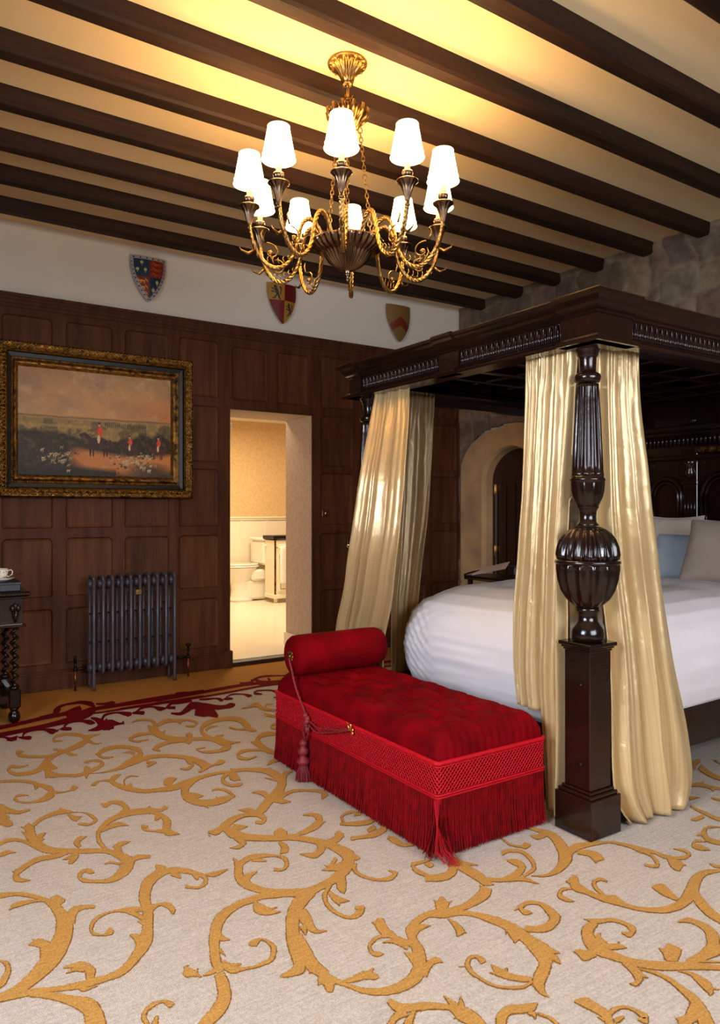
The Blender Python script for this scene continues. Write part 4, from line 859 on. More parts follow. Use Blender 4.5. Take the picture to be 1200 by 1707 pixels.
RED_BORDER = """
0.568 4.78 0.574 4.879 0.618 4.799 0.626 4.901 0.703 4.821 0.711 4.914 0.836 4.866 0.847 4.959 0.926 4.885 0.94 4.979 1.038 4.904 1.056 5.015
0.55 4.626 0.557 4.732 0.597 4.634 0.606 4.742 0.72 4.662 0.73 4.759 0.846 4.681 0.86 4.787 0.973 4.712 0.992 4.849 1.092 4.754 1.114 4.928 1.189 4.898 1.181 5.009 1.23 5.146 1.188 5.041 1.174 5.232 1.151 5.136 1.121 5.224 1.108 5.151 1.07 5.215 1.061 5.151 1.024 5.188 1.018 5.112 0.981 5.121 0.981 5.055 0.952 5.029 0.952 5.015
0.857 4.938 0.864 4.981 0.886 4.904 0.898 4.991 0.947 4.931 0.953 5.016 0.996 5.023 0.991 5.094 1.025 5.134 1.017 5.165
0.998 4.795 1.015 4.999 1.072 4.894 1.087 5.069 1.128 5 1.137 5.107
1.046 4.801 1.065 4.943 1.11 4.841 1.129 4.984 1.175 4.923 1.188 5.032
1.15 4.866 1.154 4.913 1.198 4.912 1.215 5.01 1.353 4.922 1.376 5.023 1.451 4.919 1.479 5.029 1.553 4.921 1.584 5.032 1.763 4.922 1.798 5.032
1.141 4.843 1.149 4.879 1.231 4.829 1.242 4.88 1.425 4.834 1.44 4.894 1.728 4.826 1.749 4.892
1.231 5.06 1.244 5.116 1.279 5.019 1.296 5.09 1.318 4.994 1.344 5.105 1.35 5.032 1.359 5.072
0.579 4.636 0.588 4.696 0.613 4.606 0.621 4.647 0.633 4.524 0.647 4.613 0.664 4.54 0.666 4.617 0.685 4.605 0.684 4.626
0.618 4.544 0.621 4.574 0.639 4.524 0.647 4.596 0.668 4.53 0.673 4.573
0.68 4.572 0.684 4.596 0.7 4.525 0.711 4.591 0.731 4.495 0.744 4.579 0.746 4.528 0.749 4.552
0.708 4.573 0.703 4.597 0.728 4.629 0.728 4.681 0.766 4.655 0.774 4.719 0.827 4.638 0.837 4.689 0.853 4.538 0.879 4.661 0.889 4.573 0.897 4.624
0.89 4.555 0.891 4.61 0.91 4.606 0.912 4.624 0.925 4.577 0.939 4.654 0.962 4.553 0.977 4.629 0.977 4.586 0.98 4.605
0.944 4.632 0.944 4.677 0.987 4.703 0.995 4.769 1.053 4.698 1.065 4.752 1.084 4.611 1.114 4.72 1.117 4.615 1.126 4.646
1.12 4.741 1.134 4.785 1.13 4.669 1.162 4.754 1.125 4.572 1.181 4.688 1.125 4.452 1.186 4.618 1.183 4.443 1.201 4.502
1.046 4.483 1.051 4.508 1.087 4.455 1.102 4.548 1.129 4.467 1.152 4.623 1.184 4.497 1.221 4.66 1.238 4.508 1.251 4.56 1.266 4.51 1.281 4.588
1.139 4.569 1.207 4.704 1.156 4.461 1.198 4.503 1.152 4.473 1.148 4.419
1.178 4.665 1.176 4.716 1.217 4.751 1.226 4.812 1.29 4.769 1.303 4.819 1.322 4.682 1.352 4.787 1.367 4.714 1.377 4.757
1.366 4.715 1.372 4.736 1.382 4.688 1.401 4.758 1.426 4.659 1.449 4.743 1.449 4.699 1.453 4.726
1.4 4.729 1.405 4.761 1.466 4.803 1.478 4.855 1.525 4.776 1.542 4.827 1.541 4.675 1.578 4.781 1.587 4.718 1.597 4.754
1.586 4.718 1.593 4.74 1.605 4.684 1.629 4.756 1.638 4.662 1.663 4.734
1.623 4.742 1.628 4.775 1.662 4.785 1.676 4.837 1.715 4.79 1.729 4.836
1.355 4.931 1.378 5.028 1.563 4.954 1.591 5.054 1.777 4.962 1.81 5.065 1.956 4.968 1.992 5.069
1.33 4.842 1.343 4.898 1.527 4.84 1.544 4.905 1.735 4.845 1.756 4.911 1.905 4.84 1.93 4.912
1.811 4.992 1.788 5.037 1.831 5.082 1.826 5.092
1.777 5.06 1.789 5.093 1.81 5.028 1.833 5.095 1.855 5.029 1.869 5.071
1.311 4.781 1.32 4.807 1.32 4.746 1.334 4.785 1.324 4.662 1.357 4.762 1.357 4.676 1.37 4.724
1.378 4.699 1.386 4.734 1.393 4.68 1.418 4.764 1.42 4.646 1.445 4.721 1.438 4.676 1.442 4.697
1.409 4.743 1.415 4.777 1.472 4.79 1.484 4.842 1.526 4.78 1.541 4.823 1.534 4.68 1.572 4.784 1.581 4.697 1.594 4.747 1.621 4.749 1.628 4.795 1.651 4.783 1.665 4.836 1.707 4.768 1.731 4.844 1.794 4.775 1.814 4.837
1.572 4.562 1.589 4.609 1.613 4.503 1.638 4.584 1.675 4.543 1.697 4.658 1.732 4.595 1.786 4.776 1.747 4.544 1.841 4.737 1.748 4.41 1.858 4.599 1.776 4.339 1.828 4.415 1.783 4.311 1.794 4.322
1.719 4.6 1.768 4.745 1.811 4.605 1.854 4.712 1.852 4.503 1.903 4.62 1.912 4.49 1.95 4.588 1.956 4.488 2.003 4.616 2.001 4.528 2.023 4.585
1.687 4.454 1.772 4.651 1.721 4.392 1.808 4.582 1.761 4.385 1.805 4.477
1.806 4.738 1.816 4.743 1.782 4.676 1.807 4.689
1.589 4.904 1.613 4.992 1.675 4.915 1.702 5.004 1.856 4.939 1.884 5.025 2.145 4.981 2.179 5.07 2.301 4.991 2.337 5.075 2.431 4.977 2.467 5.054 2.619 4.949 2.648 5.006
1.562 4.826 1.576 4.874 1.647 4.835 1.662 4.884 1.816 4.835 1.833 4.888 2.091 4.858 2.112 4.914 2.344 4.896 2.367 4.951 2.585 4.884 2.609 4.932
2.283 5.084 2.306 5.133 2.315 5.044 2.343 5.108 2.375 5.06 2.399 5.128 2.44 5.147 2.458 5.197 2.528 5.174 2.559 5.242 2.62 5.152 2.643 5.197 2.704 5.111 2.724 5.149
2.385 5.109 2.407 5.161 2.413 5.092 2.458 5.174 2.384 4.95 2.463 5.098 2.466 4.926 2.523 5.045 2.607 4.925 2.653 5.017
2.532 5.131 2.554 5.156 2.496 5.027 2.542 5.08
1.848 4.785 1.866 4.834 1.899 4.762 1.923 4.823 1.955 4.752 1.976 4.8 1.958 4.679 1.999 4.763 1.983 4.688 1.996 4.717
1.994 4.711 2.011 4.753 2.016 4.685 2.049 4.763 2.051 4.684 2.069 4.726
2.03 4.757 2.038 4.781 2.101 4.797 2.118 4.842 2.163 4.756 2.184 4.798 2.162 4.677 2.207 4.766 2.202 4.698 2.216 4.729
2.231 4.731 2.251 4.775 2.244 4.71 2.274 4.772 2.272 4.683 2.294 4.725
2.249 4.766 2.262 4.803 2.294 4.792 2.314 4.838 2.369 4.755 2.392 4.799 2.376 4.677 2.417 4.748 2.403 4.653 2.43 4.702
2.439 4.766 2.463 4.798 2.414 4.646 2.448 4.69 2.412 4.582 2.429 4.604
2.305 4.571 2.321 4.599 2.323 4.512 2.348 4.565 2.377 4.558 2.391 4.597
"""
def ribbon(mb, L, R, z, mi, grow=0.0, teeth=0.0, rng=None):
    V = []
    n = len(L)
    for a, c in zip(L, R):
        m_ = (a+c)/2; d = (a-c)/2; k = np.linalg.norm(d)+1e-9
        g1 = grow+(teeth*rng.uniform(-1, 1) if teeth else 0); g2 = grow+(teeth*rng.uniform(-1, 1) if teeth else 0)
        V += [(*(m_+d*(1+g1/k)), z), (*(m_-d*(1+g2/k)), z)]
    F = []
    for i in range(n-1):
        q = (2*i, 2*i+1, 2*i+3, 2*i+2)
        a = np.array(V[q[0]][:2]); c = np.array(V[q[1]][:2]); d = np.array(V[q[2]][:2])
        F.append(q if np.cross(c-a, d-a) > 0 else q[::-1])
    mb.add(V, F, mi)
def strokes(mb, text, z, mi, edge=None, teeth=0.002):
    rng = random.Random(11)
    for k, line in enumerate(text.strip().splitlines()):
        a = [float(v) for v in line.split()]
        L = [(a[i], a[i+1]) for i in range(0, len(a), 4)]; R = [(a[i+2], a[i+3]) for i in range(0, len(a), 4)]
        L = spl(L, 12); R = spl(R, 12)
        dz = k*.000006
        if edge is not None: ribbon(mb, L, R, z+dz*.3, edge, .0010, teeth, rng)
        ribbon(mb, L, R, z+.0010+dz, mi, -.0020, teeth*.6, rng)
b = MB()
Y_B = [(-1.78, 4.60), (.2, 4.62), (.552, 4.669), (.6, 4.678), (.724, 4.707), (.852, 4.73), (.983, 4.78), (1.099, 4.822), (1.18, 4.854), (1.433, 4.864), (1.737, 4.855), (1.825, 4.861), (2.102, 4.886), (2.355, 4.923), (2.55, 4.916), (3.2, 4.94), (XB-.03, 4.95)]
lo = [(x, Y0+.01) for x, y in Y_B]; n = len(Y_B)
b.add([(x, y, -.003) for x, y in lo]+[(x, y, -.003) for x, y in Y_B], [(i, i+1, n+i+1, n+i) for i in range(n-1)], 0)
b.add([(x, y, -.003) for x, y in Y_B]+[(x, YA-.01, -.003) for x, y in Y_B], [(i, i+1, n+i+1, n+i) for i in range(n-1)], 3)
b.add([(X0+.02, Y0+.01, -.006), (XB-.03, Y0+.01, -.006), (XB-.03, YA-.01, -.006), (X0+.02, YA-.01, -.006)], [(3, 2, 1, 0)], 0)
strokes(b, GOLD_SCROLLS, -.0024, 1, edge=2)
# the same motifs go on over the rest of the room, outside the part seen from the doorway corner
def seen(x, y):
    u = x*.8339-y*.5519; d = x*.5519+y*.8339
    return d > .2 and abs(u/d) < .50 and 1.3/d < .72
def repeat(text, dx, dy):
    out = []
    for line in text.strip().splitlines():
        a = [float(v) for v in line.split()]
        a = [v+(dx if i % 2 == 0 else dy) for i, v in enumerate(a)]
        if all((not seen(a[i], a[i+1])) and X0+.05 < a[i] < XB-.08 and Y0+.05 < a[i+1] < 4.5 for i in range(0, len(a), 2)): out.append(' '.join('%.3f' % v for v in a))
    return '\n'.join(out)
for dx, dy in ((1.95, -.55), (2.2, -2.75), (-1.75, .45), (-1.6, -1.9), (.2, -2.4)):
    t_ = repeat(GOLD_SCROLLS, dx, dy)
    if t_: strokes(b, t_, -.0024, 1, edge=2)
for y0, y1 in ((5.08, 5.16), (4.95, 4.99)):
    b.add([(2.7, y0, -.0008), (XB-.04, y0, -.0008), (XB-.04, y1, -.0008), (2.7, y1, -.0008)], [(0, 1, 2, 3)], 4)
    b.add([(X0+.03, y0-.33, -.0008), (.55, y0-.33, -.0008), (.55, y1-.33, -.0008), (X0+.03, y1-.33, -.0008)], [(0, 1, 2, 3)], 4)
strokes(b, RED_BORDER, -.0024, 4, edge=None, teeth=0)
tag(b.build('carpet', ['carpet_field', 'carpet_gold', 'carpet_edge', 'carpet_border', 'carpet_red']), 'pale fitted carpet with gold leaf scrolls and a burgundy and gold border', 'carpet')
# ================================================================ four-poster bed
PX, PY = 2.425, 1.98          # near foot post
bed = thing('four_poster_bed', 'carved black oak four-poster bed with fluted tester and bulbous posts', 'bed', (3.6, 2.8, 0))
POST = [(.05, .768), (.060, .772), (.067, .785), (.067, .80), (.064, .82), (.052, .838), (.043, .85), (.040, .872), (.043, .885), (.050, .895), (.048, .902), (.045, .906)]
URN_LO = [(.046, .906), (.062, .915, .04), (.088, .94, .10), (.108, .975, .12), (.121, 1.02, .12), (.126, 1.06, .12), (.126, 1.078, .10), (.122, 1.082)]
RING = [(.126, 1.082), (.131, 1.086), (.131, 1.094), (.127, 1.10)]
URN_HI = [(.124, 1.102, .05), (.128, 1.12, .12), (.124, 1.15, .14), (.113, 1.18, .15), (.095, 1.207, .14), (.07, 1.225, .10), (.048, 1.235, .02)]
NECK = [(.046, 1.238), (.043, 1.246), (.036, 1.255), (.034, 1.275), (.036, 1.295), (.041, 1.308), (.045, 1.312), (.044, 1.318), (.049, 1.33, .03), (.060, 1.352, .05), (.067, 1.382, .05), (.069, 1.41, .04), (.068, 1.418), (.072, 1.422), (.072, 1.43), (.067, 1.434), (.068, 1.44)]
SHAFT = [(.066, 1.442), (.063, 1.452, .10), (.062, 1.48, .17), (.059, 1.55, .18), (.054, 1.65, .18), (.048, 1.75, .18), (.045, 1.80, .16), (.044, 1.815, .05)]
TOP = [(.046, 1.82), (.052, 1.83), (.055, 1.842), (.052, 1.852), (.046, 1.858), (.036, 1.862), (.034, 1.872), (.036, 1.92), (.040, 1.928), (.043, 1.932), (.043, 1.94), (.056, 1.958), (.066, 1.978), (.069, 1.992), (.066, 1.999)]
def post(px, py):
    b = MB()
    b.box(px-.0925, px+.0925, py-.0925, py+.0925, 0, .155, b=.003); b.box(px-.084, px+.084, py-.084, py+.084, .155, .17, b=.004); b.box(px-.074, px+.074, py-.074, py+.074, .17, .182, b=.004)
    b.box(px-.065, px+.065, py-.065, py+.065, .182, .74, b=.004)
    for z0, z1, h in ((.732, .742, .069), (.742, .752, .075), (.752, .768, .083)): b.box(px-h, px+h, py-h, py+h, z0, z1, b=.003)
    p = b.build('post', 'black_oak', bed)
    for nm_, pr_, sg_ in (('turned_foot', POST, 40), ('turned_neck', NECK, 96), ('capital', TOP, 40), ('urn_collar', RING, 48)):
        b = MB(); b.lathe(pr_, px, py, sg_, nf=12 if sg_ == 96 else 0); b.build(nm_, 'black_oak', p)
    b = MB(); b.lathe(URN_LO, px, py, 168, nf=14); b.build('gadrooned_urn', 'black_oak', p)
    b = MB(); b.lathe(URN_HI, px, py, 168, nf=20); b.build('gadrooned_dome', 'black_oak', p)
    b = MB(); b.lathe(SHAFT, px, py, 120, nf=12)
    b.build('fluted_shaft', 'black_oak', p)
    if px < 3:
        for zz in (.28, .60): b = MB(); b.ball((px-.066, py-.02, zz), .008); b.build('bolt_cover', 'dark_metal', p)
post(PX, PY); post(2.43, 3.575); post(4.80, 1.98); post(4.80, 3.50)
# tester: moulded rectangle with ressauts, fluted friezes
FX0, FX1, FY0, FY1 = 2.335, 4.93, 1.865, 3.605
PROF = [(-.24, 2.0), (-.035, 2.0), (-.03, 1.955), (.030, 1.955), (.034, 1.962), (.034, 1.970), (.022, 1.975), (.006, 1.984), (0, 1.988), (0, 2.066), (.006, 2.070), (.008, 2.078), (.020, 2.084), (.022, 2.092), (.034, 2.102), (.038, 2.112), (.052, 2.122), (.058, 2.130), (.058, 2.142), (.052, 2.148), (-.10, 2.15)]
b = MB()
V = []; n = len(PROF)
for d, z in PROF: V += [(FX0-d, FY0-d, z), (FX1, FY0-d, z), (FX1, FY1+d*.8, z), (FX0-d, FY1+d*.8, z)]
F = [(j*4+i, j*4+(i+1) % 4, (j+1)*4+(i+1) % 4, (j+1)*4+i) for j in range(n-1) for i in (0, 2, 3)]
b.add(V, F); tester = b.build('tester_cornice', 'black_oak', bed)
# ressaut blocks at corners and middle (profile stepped forward)
def block_x(y0, y1, push=.014):
    b = MB(); V = []
    for y in (y0, y1):
        for d, z in PROF[2:]: V.append((FX0-d-push, y, z))
        V.append((FX0+.02, y, 2.152)); V.append((FX0+.02, y, 1.953))
    m = len(PROF)-2+2
    F = [(i, (i+1) % m, m+(i+1) % m, m+i) for i in range(m)]+[tuple(range(m)), tuple(range(2*m-1, m-1, -1))]
    V = [(x if d_ else x, y, z) for (x, y, z), d_ in zip(V, [1]*len(V))]
    b.add([(x, y, z+(.002 if z > 2.1 else 0)) for x, y, z in V], F); return b
block_x(2.655, 2.80).build('cornice_block', 'black_oak', tester)
def corner_block(ya_, yb_, sgn):
    b = MB(); V = []; D = [(d+.014, z+(.002 if z > 2.1 else 0)) for d, z in PROF[2:-1]]
    D = [(-.06, 1.953)]+D+[(-.06, 2.152)]
    yc = FY0 if sgn < 0 else FY1
    for d, z in D:
        V += [(FX0-d, ya_, z), (FX0-d, yc+sgn*d, z), (2.54, yc+sgn*d, z)]
    m = len(D); F = []
    for j in range(m-1):
        for i in (0, 1): F.append((j*3+i, j*3+i+1, (j+1)*3+i+1, (j+1)*3+i))
    F += [tuple(3*j for j in range(m)), tuple(3*j+2 for j in range(m-1, -1, -1))]
    b.add(V, F); b.build('cornice_block', 'black_oak', tester)
corner_block(2.03, 0, -1); corner_block(3.50, 0, 1)
b = MB()
def nulls(p, q, n_):
    P, Q = Vector(p), Vector(q); u = (Q-P)/n_; up = Vector((0, 0, 1)); nrm = Vector((u.y, -u.x, 0)).normalized()
    for i in range(n_):
        c = P+u*(i+.5); w = u.length*.36
        pts = []
        for z in (1.993, 2.02, 2.048): pts.append(c-u.normalized()*w+up*z)
        for k in range(1, 6):
            a = PI*k/6; pts.append(c-u.normalized()*w*math.cos(a)+up*(2.048+w*math.sin(a)*1.2))
        for z in (2.048, 2.02, 1.993): pts.append(c+u.normalized()*w+up*z)
        b.tube([q_+nrm*.003 for q_ in pts], .0038, 6)
        b.tube([c+nrm*.002+up*1.993, c+nrm*.004+up*2.02, c+nrm*.002+up*2.052], [.006, .0055, .002], 6)
for p_, q_, n__ in (((FX0, 2.65, 0), (FX0, 2.035, 0), 18), ((FX0, 3.49, 0), (FX0, 2.805, 0), 20), ((2.55, FY0, 0), (4.90, FY0, 0), 68)):
    b = MB(); nulls(p_, q_, n__); b.build('fluted_frieze', 'black_oak', tester)
b = MB(); b.box(FX0+.02, FX1, FY0+.02, FY1-.02, 2.10, 2.14)
for k in range(7): b.box(FX0+.05, FX1-.02, FY0+.12+k*.25, FY0+.16+k*.25, 2.06, 2.10, b=.006)
for k in range(9): b.box(FX0+.10+k*.30, FX0+.14+k*.30, FY0+.04, FY1-.04, 2.065, 2.10, b=.006)
b.box(FX1-.02, FX1+.02, FY0, FY1, 1.90, 2.148)
b.build('panelled_canopy', 'black_oak', bed)
b = MB()
b.box(2.455, 2.50, 2.05, 3.45, .16, .36, b=.006); b.box(2.48, 4.76, 2.06, 2.10, .16, .36, b=.006); b.box(2.48, 4.76, 3.40, 3.44, .16, .36, b=.006); b.box(2.47, 4.74, 2.10, 3.40, .26, .30)
b.build('rail', 'black_oak', bed)
# headboard: arched panels between fluted pilasters under a gilded frieze
HX = 4.80
b = MB(); b.box(HX, HX+.06, 2.02, 3.46, .3, 1.90, b=.004); hb = b.build('headboard', 'black_oak', bed)
b = MB(); b.box(HX-.05, HX, 2.06, 3.42, 1.66, 1.69, b=.006); b.box(HX-.07, HX, 2.04, 3.44, 1.86, 1.90, b=.008); b.box(HX-.05, HX, 2.06, 3.42, 1.08, 1.13, b=.006)
pil = (2.10, 2.55, 3.00, 3.40)
for y in pil:
    b.box(HX-.045, HX, y-.055, y+.055, 1.10, 1.70, b=.004)
    for k in range(4): b.tube([(HX-.046, y-.036+k*.024, 1.18), (HX-.046, y-.036+k*.024, 1.46)], .006, 6)
    b.box(HX-.06, HX, y-.065, y+.065, 1.48, 1.51, b=.005)
    b.lathe([(.02, 1.52), (.045, 1.56), (.03, 1.59), (.05, 1.62), (.06, 1.66)], HX-.04, y, 14)
for y0, y1 in ((2.155, 2.495), (2.605, 2.945), (3.055, 3.345)):
    c = (y0+y1)/2; r = (y1-y0)/2-.02
    for rr, d in ((r, .016), (r-.03, .010)):
        b.tube([(HX-.02, c-rr, 1.14), (HX-.02, c-rr, 1.40)]+[(HX-.02, c-rr*math.cos(PI*k/12), 1.40+rr*math.sin(PI*k/12)*1.05) for k in range(13)]+[(HX-.02, c+rr, 1.40), (HX-.02, c+rr, 1.14)], d, 8)
b.build('arcade', 'black_oak', hb)
b = MB()
b.box(HX-.058, HX, 2.08, 2.96, 1.70, 1.74, b=.004)
for k in range(44): b.ball((HX-.058, 2.09+k*.02, 1.72), .008, seg=6, rings=4)
b.build('gilt_frieze', 'gilt', hb)
b = MB()
for k in range(40): b.tube([(HX-.03, 2.10+k*.033, 1.76), (HX-.03, 2.10+k*.033, 1.84)], .010, 6)
b.build('balustrade', 'black_oak', hb)
b = MB(); b.lathe([(.02, 1.90), (.035, 1.93), (.02, 1.96), (.008, 2.0)], HX-.03, 2.98, 12)
b.build('finial', 'black_oak', hb)

# mattress, duvet, pillows
b = MB()
def duvet(u, v):
    """u around, v from hem up to the crown"""
    a = 2*PI*u
    cx, cy, hx, hy = 3.50, 2.762, 1.035, .735
    e = .34
    ca, sa = math.cos(a), math.sin(a)
    X = math.copysign(abs(ca)**e, ca); Y = math.copysign(abs(sa)**e, sa)
    # section: hem .33, bulge, crown .88
    P = [(.93, .33), (.965, .36), (.99, .44), (1.0, .54), (.995, .64), (.965, .73), (.91, .80), (.82, .845), (.66, .872), (.45, .885), (.22, .89), (.001, .89)]
    k = v*(len(P)-1); i = min(int(k), len(P)-2); f = k-i
    r = P[i][0]*(1-f)+P[i+1][0]*f; z = P[i][1]*(1-f)+P[i+1][1]*f
    x = cx+hx*X*r; y = cy+hy*Y*r
    q = Vector((x*1.6, y*1.6, z*1.6)); d = .022*noise.noise(q*1.5)+.010*noise.noise(q*4)
    # gathered folds at the far foot corner, drag lines elsewhere on the drop
    w = max(0, 1-abs(v-.32)/.32)
    cor = math.exp(-((x-2.45)/.25)**2-((y-3.10)/.26)**2)
    d += w*.009*cor*math.sin((y*1.0-z*1.25)*85+2*noise.noise(q*3))+w*.0035*math.sin((y+x+z*.8)*60+3*noise.noise(q*2))
    if r > .9 and v < .1: z += .03*noise.noise(Vector((x*3, y*3, 2)))-.03*max(0, (x-2.9))*0
    n = Vector((ca*.9, sa*.9, .25+v)).normalized()
    zt = 0 if v < .5 else .014*noise.noise(Vector((x*3.2, y*3.2, 9)))
    return (x+n.x*d, y+n.y*d, z+n.z*d+zt)
b.grid(duvet, 280, 110, closeu=True)
tag(b.build('duvet', 'duvet_cotton'), 'puffy white duvet spread over the four-poster bed', 'duvet')

def pillow(name, label, c, size, tilt, yaw, m, group=None, th=.09):
    b = MB()
    W, H = size
    def fn(side):
        def g(u, v):
            x, y = 2*u-1, 2*v-1
            pin = 1-.10*(1-abs(x)**2)*abs(y)**2*1.0-.0; pin2 = 1-.10*(1-abs(y)**2)*abs(x)**2
            h = (max(0, 1-abs(x)**2.6)**.5)*(max(0, 1-abs(y)**2.6)**.5)
            t = th*h+.004*noise.noise(Vector((x*3, y*3, side*4)))*h
            X, Y, Z = x*W/2*pin2, side*t, y*H/2*pin
            Y2 = Y*math.cos(tilt)-Z*math.sin(tilt)*0
            # local: X across, Y thickness, Z up; tilt about X
            yy = Y*math.cos(tilt)+Z*math.sin(tilt); zz = -Y*math.sin(tilt)+Z*math.cos(tilt)
            return (c[0]+X*math.cos(yaw)-yy*math.sin(yaw), c[1]+X*math.sin(yaw)+yy*math.cos(yaw), c[2]+zz)
        return g
    b.grid(fn(1), 28, 28, flip=True); b.grid(fn(-1), 28, 28)
    t_ = 6
    o = b.build(name, m); tag(o, label, 'pillow', group)
    # piped edge
    P = []
    g = fn(1)
    for k in range(28): P.append(g(k/28, 0))
    for k in range(28): P.append(g(1, k/28))
    for k in range(28): P.append(g(1-k/28, 1))
    for k in range(28): P.append(g(0, 1-k/28))
    b = MB(); b.tube(P, .005, 6, closed=True); b.build('piping', m, o)
    return o
pillow('pillow', 'large beige square cushion standing in front of the headboard on the near side', (4.30, 2.50, 1.045), (.50, .44), .38, -PI/2, 'pillow_cotton')
pillow('pillow', 'pale blue-grey pillow leaning behind the beige cushions', (4.50, 2.83, .985), (.62, .36), .50, -PI/2, 'blue_cotton', th=.07)
pillow('pillow', 'beige cushion behind the blue-grey pillow, mostly hidden by the curtain', (4.62, 3.07, 1.06), (.46, .42), .25, -PI/2, 'pillow_cotton', th=.07)

# curtains of cream-gold satin
def curtain(label, rows, axis, plane, nf, amp, hem=None, seed=0, nu=220, nv=110, swap=False, skew=0):
    zs = [r[0] for r in rows][::-1]; A = [r[1] for r in rows][::-1]; B = [r[2] for r in rows][::-1]
    zt = rows[0][0]
    # the traced edges and the plane are smoothed so that the cloth hangs in one sweep
    zz = np.linspace(zs[0], zs[-1], 161); kern = np.hanning(27); kern /= kern.sum()
    sm = lambda f: np.convolve(np.pad(f, 13, mode='reflect', reflect_type='odd'), kern, mode='valid')
    A = sm(np.interp(zz, zs, A)); B = sm(np.interp(zz, zs, B)); PL = sm(np.array([plane(q) for q in zz])); zs = zz
    plane = lambda z: interp(z, zz, PL)
    rg = random.Random(seed); ph = [rg.uniform(0, 6.28) for _ in range(6)]
    mb = MB(); UV = []
    def fn(u, v):
        zb = hem(u) if hem else rows[-1][0]
        z = zt+(zb-zt)*v
        a = interp(z, zs, A); c = interp(z, zs, B)
        k = 1-v
        env = amp*(.55+.45*min(1, v*2.2))*(1+.25*math.sin(5*u+ph[0]))
        uu = u+.022*math.sin(3*PI*v+ph[1]+u*4)*v+.045*math.sin(7*u+ph[2])+.02*math.sin(15*u+ph[0])
        q = (nf*uu+ph[3]) % 1
        idx = int(math.floor(nf*uu+ph[3])); big = .65+.35*math.sin(idx*2.4+ph[4])
        w = (2*abs(math.sin(PI*q))**.85-1.1)*big
        w2 = math.sin(2*PI*(nf*2.3)*uu+ph[4]+v*1.5)*.16*(1-.4*v)
        top = .006*math.sin(2*PI*nf*3.2*u+ph[5])*max(0, 1-v*9)
        d = -env*(w+w2)+top+.003*noise.noise(Vector((u*7, v*9, seed)))+.0010*noise.noise(Vector((u*14, v*50, seed+3)))
        s = a+(c-a)*u
        p = plane(z)
        if axis == 'x': return (p+d, s, z)
        return (s, p+d, z)
    mb.grid(fn, nu, nv, flip=swap)
    o = mb.build('bed_curtain', 'satin')
    me = o.data; uvl = me.uv_layers.new(name='UVMap')
    w = nu+1; li = np.zeros(len(me.loops), dtype=np.int32); me.loops.foreach_get('vertex_index', li)
    uv = np.stack([(li % w)/nu, (li//w)/nv], 1).astype(np.float32); uvl.data.foreach_set('uv', uv.ravel())
    s = o.modifiers.new('thick', 'SOLIDIFY'); s.thickness = .003
    # braid edging down the open side
    tag(o, label, 'curtain', 'satin bed curtains')
    for uu in (0.0, 1.0):
        tb = MB(); tb.tube([Vector(fn(uu, k/90)) for k in range(91)], .0035, 6); tb.build('braid_edge', 'satin', o).data.uv_layers.new(name='UVMap')
    return o
curtain('satin bed curtain hanging left of the near carved post, tucked behind the red chaise',
        [(2.0, 2.288, 2.02), (1.7, 2.299, 2.04), (1.436, 2.31, 2.06), (1.169, 2.331, 2.08), (.9, 2.361, 2.073), (.631, 2.372, 2.073), (.496, 2.361, 2.073), (.40, 2.34, 2.075), (.245, 2.31, 2.08), (.02, 2.29, 2.09)],
        'x', lambda z: 2.405, 4.2, .030, hem=lambda u: .43-.41*min(1, max(0, (u-.50)/.08)), seed=5)
curtain('satin bed curtain right of the near carved post, bunched on the carpet',
        [(2.0, 2.50, 2.789), (1.843, 2.50, 2.793), (1.689, 2.50, 2.814), (1.535, 2.50, 2.852), (1.303, 2.50, 2.883), (1.173, 2.51, 2.913), (.912, 2.53, 2.956), (.654, 2.53, 2.988), (.4, 2.505, 3.038), (.223, 2.495, 3.05), (.08, 2.51, 3.045), (.03, 2.55, 3.02), (.006, 2.60, 2.97)],
        'y', lambda z: 2.00-.10*(1-min(max(z, 0)/1.0, 1)), 4.4, .048, seed=12)
pz = [0, .55, .75, 1.1, 1.5, 2.0]; pv = [2.37, 2.345, 2.30, 2.24, 2.27, 2.40]
curtain('satin bed curtain at the far foot post, swept outward towards the chaise bolster',
        [(2.0, 3.437, 3.121), (1.796, 3.441, 3.055), (1.588, 3.427, 3.005), (1.464, 3.426, 2.987), (1.132, 3.468, 2.999), (.801, 3.634, 3.129), (.568, 3.80, 3.281), (.3, 3.82, 3.30), (.02, 3.82, 3.32)],
        'x', lambda z: interp(z, pz, pv)-.01, 4.6, .032, seed=21)
curtain('shaded satin bed curtain on the far side, hanging behind the swept one',
        [(2.0, 2.62, 2.885), (1.729, 2.61, 2.875), (1.318, 2.60, 2.837), (1.012, 2.58, 2.786), (.801, 2.55, 2.76), (.4, 2.55, 2.72), (.02, 2.55, 2.72)],
        'y', lambda z: 3.53, 3.2, .024, seed=33)
